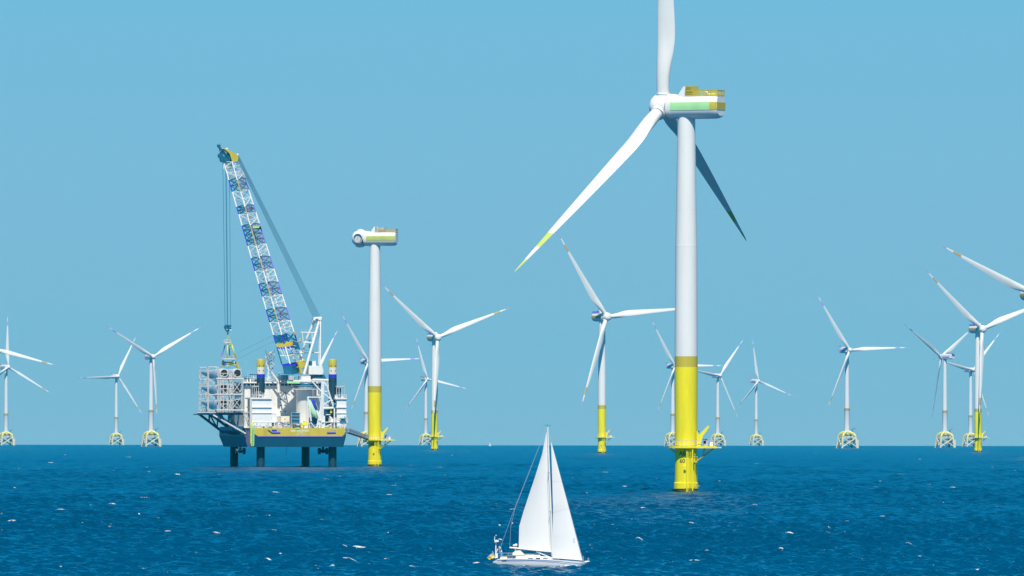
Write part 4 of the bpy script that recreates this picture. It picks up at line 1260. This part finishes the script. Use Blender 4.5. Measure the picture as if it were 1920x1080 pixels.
for py, rx in ((645, 1.75), (675.5, 3.3)):
    b = MB().mt('cream')
    c0 = Q(422 if py < 650 else 424.5, py)
    b.lathe(c0, [(rx * .5, 0), (rx, 0), (rx, .35), (rx * .5, .35)], 20)
    b.mt('rackgrey'); b.rail([c0 + Vector((rx * math.cos(R(a)), rx * math.sin(R(a)), .35)) for a in range(0, 360, 30)], h=1.0, r=.06, step=.9, closed=True)
    b.build('walkway', ly)
b = MB().mt('brown')
b.tube(Q(424, 680, 0), Q(424, 684, 0), 2.2, n=12)
b.tube(Q(438, 680, -.5), Q(441, 691, -.5), .6, n=8); b.tube(Q(414, 681), Q(414, 690), .5, n=8)
b.mt('lime'); b.tube(Q(420, 690, -1.5), Q(427, 684, -1.5), .4, n=8); b.tube(Q(427, 684, -1.5), Q(436, 687, -1.5), .35, n=8); b.tube(Q(441, 686, -1.5), Q(442, 694, -1.5), .35, n=8)
b.mt('violet'); b.tube(Q(412, 678, -1), Q(418, 686, -1), .4, n=6); b.mt('ship_white'); q = Q(431, 679.5, -2.2); b.box((q.x - .6, q.y, q.z - .5), (q.x + .6, q.y + .4, q.z + .5))
b.build('clamp', ly)

# stored blades, three rows in two columns, and their racks
sbm = blade_mesh(54, 1.62, 5.3, pitch=90, twist=4, bands=('violet', 'cream'), prebend=1.0, hollow=True)
rows = (('top', 700.3), ('middle', 729.0), ('bottom', 757.0))
for nm, py in rows:
    for cpx, side in ((445.3, 'inboard'), (420.5, 'outboard')):
        p = S(cpx, py, 4.0)
        o = link('stored_blade', sbm)
        # span (+Z local) points forward along the ship; trailing edge points down-left
        o.matrix_basis = SHIP_M @ Matrix.Translation(p) @ Matrix((Vector((1, 0, 0)), Vector((0, 0, -1)), Vector((0, 1, 0)))).transposed().to_4x4()
        tag(o, 'white spare blade lying in the %s row of the ship rack, %s column' % (nm, 'right-hand' if side == 'inboard' else 'left-hand'), 'turbine blade', 'spare blades racked on the crane ship')
def rack(px0, px1, Y, cols_, label, dpt=1.6, light=False):
    a_ = S(px0, 773, Y); root = empty('blade_rack', SHIP_M @ Vector((a_.x, Y, SZ(773))), STH)
    tag(root, label, 'rack', 'steel racks holding the spare blades')
    o_ = Vector((a_.x, Y, SZ(773)))
    b = MB().mt('rackgrey')
    xs = [S(x, 773, Y).x - o_.x for x in cols_]
    zt_ = SZ(688.5) - SZ(773)
    for x in xs:
        for y in (0, dpt): b.tube((x, y, 0), (x, y, zt_), .17, n=6)
    b.build('post', root)
    b = MB().mt('rackgrey')
    for py in ((688.5, 711.5, 740.5, 770) if light else (688.5, 697.5, 711.2, 720, 729.5, 740.5, 749, 758, 770)):
        z = SZ(py) - SZ(773)
        if py > 700 and py < 702: continue
        rr = .2 if py in (688.5, 711.2, 740.5, 770) else .11
        for y in (0, dpt): b.tube((xs[0], y, z), (xs[-1], y, z), rr, n=6)
        for x in xs: b.tube((x, 0, z), (x, dpt, z), rr * .8, n=4)
    b.build('beam', root)
    b = MB().mt('rackgrey')
    zz = [SZ(p) - SZ(773) for p in ((770, 767, 751, 738.5, 722, 711) if light else (770, 755.5, 740.5, 726, 711.2, 700))]
    ks = (2, 4) if light else range(5)
    for i in range(len(xs) - 1):
        for k in ks:
            p, q = ((xs[i], zz[k]), (xs[i + 1], zz[k + 1])) if (i + k) % 2 else ((xs[i + 1], zz[k]), (xs[i], zz[k + 1]))
            for y in (0, dpt): b.tube((p[0], y, p[1]), (q[0], y, q[1]), .11, n=4, cap=False)
    b.build('brace', root)
    return root
def root_rack():
    Y, dpt = 2.2, 2.6
    o_ = Vector((S(410.5, 773, Y).x, Y, SZ(773)))
    root = empty('blade_rack', SHIP_M @ o_, STH)
    tag(root, 'grey lattice rack round the open root ends of the spare blades', 'rack', 'steel racks holding the spare blades')
    P2 = lambda px, py, y=0: S(px, py, Y) - o_ + Vector((0, y, 0))
    b = MB().mt('rackgrey')
    for px, py in ((410.5, 690), (413.5, 702), (419.5, 712), (426.5, 712), (433, 702), (437, 700), (455.5, 712)):
        for y in (0, dpt): b.tube(P2(px, 774, y), P2(px, py, y), .2, n=6)
    b.build('post', root)
    b = MB().mt('rackgrey')
    for py, x0_, x1_, r_ in ((690, 405, 411, .15), (701, 412, 437, .13), (711.3, 408, 456, .32), (722.5, 411, 436, .13), (729.5, 411, 436, .16), (740.5, 406, 456.5, .32), (752, 411, 436, .13), (758.5, 411, 436, .16), (770, 408, 458, .32)):
        for y in (0, dpt): b.tube(P2(x0_, py, y), P2(x1_, py, y), r_, n=6)
    b.build('beam', root)
    b = MB().mt('rackgrey')
    for p, q in (((414, 711), (420, 702)), ((427, 711), (434, 702)), ((414, 723), (420, 712)), ((420, 712), (426.5, 723)), ((426.5, 740), (436, 723)), ((413, 729), (426, 740)), ((414, 752), (420, 741)),
                 ((420, 741), (426.5, 752)), ((426.5, 770), (436, 752)), ((413, 758), (426, 770)), ((426.5, 729), (436, 740)), ((426.5, 758), (436, 770)),
                 ((438, 736), (451, 718)), ((438, 718), (451, 736)), ((438, 765), (451, 747)), ((438, 747), (451, 765)), ((437, 711), (443, 703)), ((452, 712), (452, 690))):
        b.tube(P2(*p), P2(*q), .15, n=5)
    b.build('brace', root)
root_rack()
rack(390, 404.5, 22, (389.5, 404.5), 'grey lattice frame round the middle of the racked spare blades', light=True)
rack(370, 382, 52, (370.2, 382.5), 'narrow grey lattice tower at the outer tips of the racked spare blades')

# gangway from the ship to the bladeless turbine
ga, gb = at(650, 810, 3562), at(688, 822.5, 3668)
gw = empty('gangway', ga)
tag(gw, 'grey lattice gangway bridging from the crane ship to the bladeless turbine', 'gangway')
b = MB().mt('rackgrey'); d = gb - ga; sd = d.cross(Vector((0, 0, 1))).normalized() * .7
b.lattice([-sd, sd, sd + Vector((0, 0, 1.5)), -sd + Vector((0, 0, 1.5))], [d - sd, d + sd, d + sd + Vector((0, 0, 1.1)), d - sd + Vector((0, 0, 1.1))], 26, .09, .055)
b.build('truss', gw)
b = MB().mt('steelblue'); b.add([-sd - Vector((0, 0, .1)), sd - Vector((0, 0, .1)), d + sd - Vector((0, 0, .1)), d - sd - Vector((0, 0, .1)), -sd - Vector((0, 0, .25)), sd - Vector((0, 0, .25)), d + sd - Vector((0, 0, .25)), d - sd - Vector((0, 0, .25))], [(0, 1, 2, 3), (7, 6, 5, 4), (0, 4, 5, 1), (1, 5, 6, 2), (2, 6, 7, 3), (3, 7, 4, 0)])
b.build('deck', gw)

# ---------------------------------------------------------------- the yacht
YD = 994.0
yw = at(1010, 1063, YD)
yacht = empty('sailboat', (yw.x, yw.y, sea_z(yw.x, yw.y)))
tag(yacht, 'white sailing yacht under full sail heading right in the foreground', 'sailboat')
YP = YD / FPX
def U(px, py, y=0.0): return Vector(((px - 1010) * YP, y, (1063.4 - py) * YP))
b = MB().mt('white')
st = np.linspace(0, 1, 25)
rings = []
for t in st:
    px = 918.5 + t * (1101 - 918.5)
    xb = px
    # sheer and keel lines in photo pixels
    sheer = np.interp(t, [0, .06, .3, .6, .85, 1.0], [1063.5, 1049.0, 1047.2, 1049.2, 1052.4, 1054.5])
    keel = 1067.5 + 5 * math.sin(math.pi * min(1, t * 1.02)) if t < .97 else np.interp(t, [.97, 1], [1067.5, 1056.5])
    beam = 1.72 * math.sin(math.pi * (0.30 + .70 * t) ** 1.0) ** .62 if t < 1 else .04
    beam = max(.04, beam)
    zs_, zk_ = (1063.4 - sheer) * YP, (1063.4 - keel) * YP
    rg = []
    for a in np.linspace(0, math.pi, 13):
        yy = -math.cos(a) * beam
        zz = zs_ + (zk_ - zs_) * math.sin(a) ** .62
        rg.append(((px - 1010) * YP + (0.35 * math.sin(a) * -1 * (t > .9) * (t - .9) * 10), yy, zz))
    rings.append(rg)
b.loft([r_[::-1] for r_ in rings], cap=True, smooth=True)
yh = b.build('hull', yacht, sharp=60)
def hull_y(t, z):   # near-side half beam at a height, for lines laid on the side
    r_ = rings[min(24, max(0, int(round(t * 24))))]
    ys = [(p[2], p[1]) for p in r_[:7]]
    ys.sort()
    return float(np.interp(z, [q[0] for q in ys], [q[1] for q in ys]))
def hull_line(pts, w, m_, name):
    b = MB().mt(m_)
    P_ = []
    for k in range(40):
        s = k / 39 * (len(pts) - 1); i = min(len(pts) - 2, int(s)); f = s - i
        px = pts[i][0] * (1 - f) + pts[i + 1][0] * f; py = pts[i][1] * (1 - f) + pts[i + 1][1] * f
        t = (px - 918.5) / 182.5
        x, z = (px - 1010) * YP, (1063.4 - py) * YP
        tt = t * 24; i0 = int(tt); ff = tt - i0
        y0 = hull_y(i0 / 24, z); y1 = hull_y(min(1, (i0 + 1) / 24), z)
        P_.append((x, y0 * (1 - ff) + y1 * ff - .02, z))
    vs = []
    for x, y, z in P_: vs += [(x, y, z - w / 2), (x, y, z + w / 2), (x, y + .06, z + w / 2), (x, y + .06, z - w / 2)]
    for k in range(39):
        q = k * 4
        b.add([vs[q], vs[q + 4], vs[q + 5], vs[q + 1]], [(0, 1, 2, 3)]); b.add([vs[q + 1], vs[q + 5], vs[q + 6], vs[q + 2]], [(0, 1, 2, 3)])
    b.build(name, yh)
hull_line([(932, 1051.3), (960, 1050), (1010, 1050.2), (1050, 1053), (1094, 1058.3)], .045, 'navyline', 'sheer_stripe')
hull_line([(945, 1052.2), (1000, 1051.7), (1040, 1054.6), (1071, 1058.3)], .035, 'navyline', 'sheer_stripe')
hull_line([(940.5, 1051.9), (949.5, 1051.9)], .11, 'glass', 'hull_window')
hull_line([(921, 1064.2), (950, 1063.6), (1000, 1063.2), (1045, 1064.6)], .05, 'navyline', 'waterline_stripe')
b = MB().mt('cream')    # deck
dk = []
for i, t in enumerate(st[1:], 1):
    r_ = rings[i]; dk.append((r_[0], r_[-1]))
for (a0, a1), (c0, c1) in zip(dk, dk[1:]):
    b.add([Vector(a0) - Vector((0, 0, .05)), Vector(c0) - Vector((0, 0, .05)), Vector(c1) - Vector((0, 0, .05)), Vector(a1) - Vector((0, 0, .05))], [(0, 1, 2, 3)])
b.build('deck', yacht)
b = MB().mt('white')    # coachroof
def ub(px0, py0, px1, py1, y0, y1, top=None):
    a, c = U(px0, py1), U(px1, py0)
    b.box((a.x, y0, a.z), (c.x, y1, c.z))
rg = []
for px, hpy, w in ((967, 1041.5, .95), (985, 1042, 1.1), (1010, 1043, 1.05), (1030, 1044.5, .85), (1048, 1048, .5)):
    x = (px - 1010) * YP; zt_ = (1063.4 - hpy) * YP; zb_ = (1063.4 - 1050.5) * YP
    rg.append([(x, -w, zb_), (x, -w * .82, zt_), (x, w * .82, zt_), (x, w, zb_)])
b.loft(rg, smooth=False)
cr_ = b.build('cabin', yacht)
for px in (990, 1004, 1018):
    b = MB().mt('glass')
    a, c = U(px, 1048.2), U(px + 9, 1046)
    b.add([(a.x, -1.1, a.z), (c.x, -1.07, a.z), (c.x, -1.03, c.z), (a.x, -1.06, c.z)], [(0, 1, 2, 3)])
    b.build('window', cr_)
b = MB().mt('cream'); ub(938, 1044.5, 951, 1048.5, -1.0, 1.0); b.build('cockpit_seat', yacht); b = MB().mt('cream'); ub(985, 1040.5, 1002, 1043, -.3, .3); ub(1003, 1041, 1013, 1043.5, -.4, .2)
b.build('hatch', yacht)
b = MB().mt('white'); ub(928.3, 1038, 933.4, 1047, -.5, .2); b.build('stern_box', yacht)
b = MB().mt('navy'); ub(1031, 1043.2, 1045, 1046.2, -.5, .3); b.build('sail_bag', yacht)
b = MB().mt('cream')   # sprayhood
rg = []
for px, py in ((961, 1037), (968, 1033), (976, 1032.6), (984, 1040.5)):
    p = U(px, py); w = .95
    rg.append([(p.x, -w, U(0, 1041.5).z), (p.x, -w * .9, p.z - .05), (p.x, -w * .5, p.z), (p.x, w * .5, p.z), (p.x, w * .9, p.z - .05), (p.x, w, U(0, 1041.5).z)])
b.loft(rg, smooth=True); b.build('sprayhood', yacht)
# spars and sails
b = MB().mt('white')
mb_, mt_ = U(1036.3, 1046), U(1026.6, 801.5)
b.tube(mb_, mt_, .115, .075, n=12)
mast = b.build('mast', yacht)
b = MB().mt('grey')
for py, w in ((886.5, .75), (959.5, .95)):
    c = mb_.lerp(mt_, (1046 - py) / (1046 - 801.5))
    for s in (-1, 1):
        b.tube(c, c + Vector((-.22, s * w, -.08 + .1)), .03, n=6)
b.build('spreader', mast)
b = MB().mt('steelblue')
b.tube(U(1026.3, 801), U(1026.3, 797), .03, n=5); b.tube(U(1021, 797.8), U(1032, 798.8), .015, n=4); b.tube(U(1030.5, 797), U(1032.5, 800.5), .02, n=4); b.tube(U(1021, 797.2), U(1022.5, 798.6), .03, n=4)
b.build('wind_vane', mast)
b = MB().mt('white'); b.tube(U(1034.5, 1035, 0), U(955.3, 1027.2, .0) + Vector((0, -.35, 0)), .10, .08, n=10); b.build('boom', yacht)
b = MB().mt('white'); b.tube(U(1005, 1034.8), U(1034, 1046.5), .055, n=8); b.mt('rope'); b.tube(U(980, 1032), U(985.5, 1041), .02, n=5); b.tube(U(988, 1033), U(987, 1041), .02, n=5)
b.build('boom_vang', yacht)
def sail(luff, leech, name, belly, foot_n=14, rows=36, mat_='sail', twist=.0):
    """luff and leech: polylines top to bottom; belly in metres towards the viewer"""
    b = MB().mt(mat_)
    def pt(P_, t):
        s = t * (len(P_) - 1); i = min(len(P_) - 2, int(s)); f = s - i
        return P_[i].lerp(P_[i + 1], f)
    g = []
    for r in range(rows + 1):
        t = r / rows
        a, c = pt(luff, t), pt(leech, t)
        row = []
        for k in range(foot_n + 1):
            u = k / foot_n
            p = a.lerp(c, u)
            w = (c - a).length
            p = p + Vector((0, 1, 0)) * (belly * w * 4 * u * (1 - u) * (1 - .35 * u) * (math.sin(math.pi * (.15 + .8 * t)) ** .5))
            row.append(p)
        g.append(row)
    W_ = foot_n + 1
    vs = [p for row in g for p in row]
    th = Vector((0, .012, 0))
    nv = len(vs)
    fs = []
    for r in range(rows):
        for k in range(foot_n):
            i = r * W_ + k
            fs.append((i, i + W_, i + W_ + 1, i + 1)); fs.append((nv + i, nv + i + 1, nv + i + W_ + 1, nv + i + W_))
    edge = [k for k in range(W_)] + [r * W_ + W_ - 1 for r in range(1, rows + 1)] + [rows * W_ + k for k in range(foot_n - 1, -1, -1)] + [r * W_ for r in range(rows - 1, 0, -1)]
    for i, j in zip(edge, edge[1:] + edge[:1]): fs.append((i, j, nv + j, nv + i))
    b.add(vs + [p + th for p in vs], fs, True)
    return b.build(name, yacht), g
def lerp_mast(py): return mb_.lerp(mt_, (1046 - py) / (1046 - 801.5))
o_ = Vector((-.13, 0, 0))
msl, g1 = sail([lerp_mast(805) + o_, lerp_mast(1034) + o_],
     [U(1025.3, 804, 0), U(1016.5, 851, -.25), U(1003.5, 893, -.5), U(990.5, 932, -.6), U(981, 961, -.6), U(973.5, 987, -.55), U(972.5, 1027.5, -.3)], 'mainsail', .05)
jib, g2 = sail([U(1033.2, 829, 0), U(1063, 941, 0), U(1092, 1051.5, 0)], [U(1032.9, 829.5, 0), U(1034.5, 880, -.5), U(1036.5, 950, -1.0), U(1036, 1002, -1.1), U(1035.5, 1046.5, -1.0)], 'jib', .06)
def seam(g, t, name, parent, m_='grey', r=.006):
    b = MB().mt(m_)
    k = int(t * (len(g) - 1)); row = g[k]
    for p, q in zip(row, row[1:]): b.tube(p + Vector((0, -.012, 0)), q + Vector((0, -.012, 0)), r, n=4, cap=False)
    b.build(name, parent)
for t in (.34, .56): seam(g2, t, 'seam', jib)
b = MB().mt('steelblue'); b.ball(U(1076, 1011.5, -.3), .06, 6); b.build('sail_badge', jib)
b = MB().mt('grey')
b.tube(U(1024.5, 803), U(966, 951), .014, n=4); b.tube(U(966, 951), U(935, 1036), .014, n=4)
b.build('backstay', yacht)
b = MB().mt('grey'); pts = [U(1024.5, 803), U(966.5, 951), U(958, 985), U(955.5, 1027)]
for p, q in zip(pts, pts[1:]): b.tube(p, q, .012, n=4)
b.build('topping_lift', yacht)
b = MB().mt('grey'); b.tube(U(1029.5, 815), U(1093.5, 1053), .018, n=5); b.build('forestay', yacht)
b = MB().mt('grey')
for s in (-1, 1):
    c1, c2 = lerp_mast(886.5), lerp_mast(959.5)
    p0 = lerp_mast(812); p1 = c1 + Vector((-.22, s * .75, 0)); p2 = c2 + Vector((-.22, s * .95, 0)); p3 = U(1034.5, 1050, s * 1.35)
    for p, q in ((p0, p1), (p1, p2), (p2, p3), (c2, p3)): b.tube(p, q, .012, n=4)
b.build('shroud', yacht)
b = MB().mt('white'); b.tube(U(929.5, 1047, -.3), U(929.8, 1017, -.3), .075, .06, n=8)
rg = []
b.prism([(U(927, 0).x, U(0, 1017.5).z), (U(934.8, 0).x, U(0, 1016.6).z), (U(935.6, 0).x, U(0, 1014.3).z), (U(932.5, 0).x, U(0, 1013).z), (U(928, 0).x, U(0, 1013.2).z)], -.6, 0)
b.tube(U(927.2, 1014, -.3), U(927.6, 1006.5, -.3), .05, .03, n=6); b.ball(U(930, 1005, -.3), .06, 6)
b.build('radar_pole', yacht)
b = MB().mt('rackgrey')
b.tube(U(930, 1037, -.2), U(934, 1029.5, -.2), .07, n=6); b.tube(U(935, 1025.5, -.1), U(939, 1029, -.1), .08, n=6); b.tube(U(939, 1029, -.1), U(943, 1040, -.1), .03, n=5); b.tube(U(935.5, 1027, -.1), U(939, 1045, -.1), .025, n=5)
b.mt('cream'); b.ball(U(940, 1035, -.1), .1, 6)
b.build('stern_davit', yacht)
b = MB().mt('bagblue')
q = U(940.5, 1039.5, -.3); b.lathe(q, [(0, -.28), (.15, -.2), (.18, .02), (.12, .2), (0, .26)], 12); b.build('blue_bag', yacht)
b = MB().mt('white'); b.ball(U(963.5, 1023.6, .6), .12, 8); b.ball(U(967.5, 1023, .6), .17, 8); b.tube(U(966, 1025, .6), U(966, 1040, .6), .03, n=5)
b.build('antenna_dome', yacht)
b = MB().mt('grey')
def yr_(pxs, side, h=.55):
    pts = []
    for px, py in pxs:
        t = (px - 918.5) / 182.5; i = min(24, max(0, int(round(t * 24))))
        pts.append(Vector(((px - 1010) * YP, side * abs(rings[i][0][1]) * .92, (1063.4 - py) * YP)))
    up = Vector((0, 0, h))
    for p in pts: b.tube(p, p + up, .018, n=4)
    for p, q in zip(pts, pts[1:]): b.tube(p + up, q + up, .013, n=4); b.tube(p + up * .5, q + up * .5, .01, n=4)
for s in (-1, 1):
    yr_([(929, 1048), (940, 1047.5), (951, 1047.4), (953.5, 1047.4), (956, 1047.3), (958.5, 1047.3), (961, 1047.3), (964, 1047.3), (990, 1047.8), (1020, 1048.5), (1048, 1050), (1075, 1052), (1094, 1053.5)], s)
b.tube(U(1094, 1044), U(1094, 1054), .02, n=5); b.tube(U(1100, 1056), U(1103, 1046), .02, n=5)
b.build('guard_rail', yacht)
b = MB().mt('white'); b.tube(U(1096, 1054), U(1105.5, 1053.2), .10, .07, n=8); b.mt('grey'); b.tube(U(1103, 1053), U(1104, 1047), .03, n=5); b.tube(U(1098, 1054), U(1100, 1059), .04, n=5)
b.build('anchor', yacht)
b = MB()
# drooping ensign in three bands
for k, m_ in enumerate(('mauve', 'olive', 'yellow')):
    b.mt(m_)
    o0, o1 = k / 3, (k + 1) / 3
    a0, a1 = U(924, 1036.5), U(927.5, 1046)          # hoist
    c0, c1 = U(912.5, 1046), U(917.5, 1050)          # fly
    N_ = 8
    for i in range(N_):
        u0, u1 = i / N_, (i + 1) / N_
        P4 = []
        for u, o__ in ((u0, o0), (u1, o0), (u1, o1), (u0, o1)):
            p = a0.lerp(a1, o__).lerp(c0.lerp(c1, o__), u); p.y = -.25 + .06 * math.sin(u * 7 + o__ * 2); P4.append(p)
        b.add(P4 + [p + Vector((0, .008, 0)) for p in P4], [(0, 1, 2, 3), (7, 6, 5, 4)])
b.mt('cream'); b.tube(U(929, 1049, -.24), U(923.5, 1034, -.24), .022, n=5)
b.build('ensign', yacht)
b = MB().mt('grey')
for k in range(4): b.tube(U(920 + k * 1.6, 1061 - k * 2.6, -.5), U(921.5 + k * 1.6, 1061.8 - k * 2.6, -.5), .03, n=4)
b.build('stern_ladder', yacht)

# ---------------------------------------------------------------- a tiny sail far off on the horizon
dd = 11500.0
dp = at(918.6, 834, dd)
ds = empty('sailboat', (dp.x, dp.y, sea_z(dp.x, dp.y)))
tag(ds, 'tiny pale sail far off on the horizon, above the foreground yacht stern', 'sailboat')
b = MB().mt('white'); b.loft([[(x, w * math.cos(a), .3 + .6 * math.sin(a)) for a in np.linspace(0, 2 * math.pi, 8, endpoint=False)] for x, w in ((-4.5, .8), (0, 1.6), (3, 1.1), (5, .1))]); b.build('hull', ds)
b = MB().mt('cream'); b.prism([(0, 1.2), (-3.5, 1.4), (0, 13)][::-1], -.03, .03); b.prism([(.3, 1.2), (4.5, 1.2), (.3, 11)], -.03, .03); b.build('sail', ds)
b = MB().mt('grey'); b.tube((.15, 0, .5), (.15, 0, 13.5), .08, n=6); b.build('mast', ds)
ds.scale = (.32, .32, .32)

# ---------------------------------------------------------------- sea air
HAZE = 1.1e-5
if HAZE:
    b = MB(); b.box((-24500, -3000, -60), (24500, 24500, 260))
    hz = b.build('haze'); tag(hz, 'thin pale sea haze', 'haze', kind='stuff')
    m = bpy.data.materials.new('haze'); m.use_nodes = True
    nt = m.node_tree; nt.nodes.clear()
    vo = nt.nodes.new('ShaderNodeVolumePrincipled'); vo.inputs['Color'].default_value = (0.03, 0.85, 1, 1); vo.inputs['Density'].default_value = HAZE; vo.inputs['Anisotropy'].default_value = -0.15
    ou = nt.nodes.new('ShaderNodeOutputMaterial'); nt.links.new(vo.outputs[0], ou.inputs['Volume'])
    hz.data.materials.clear(); hz.data.materials.append(m)
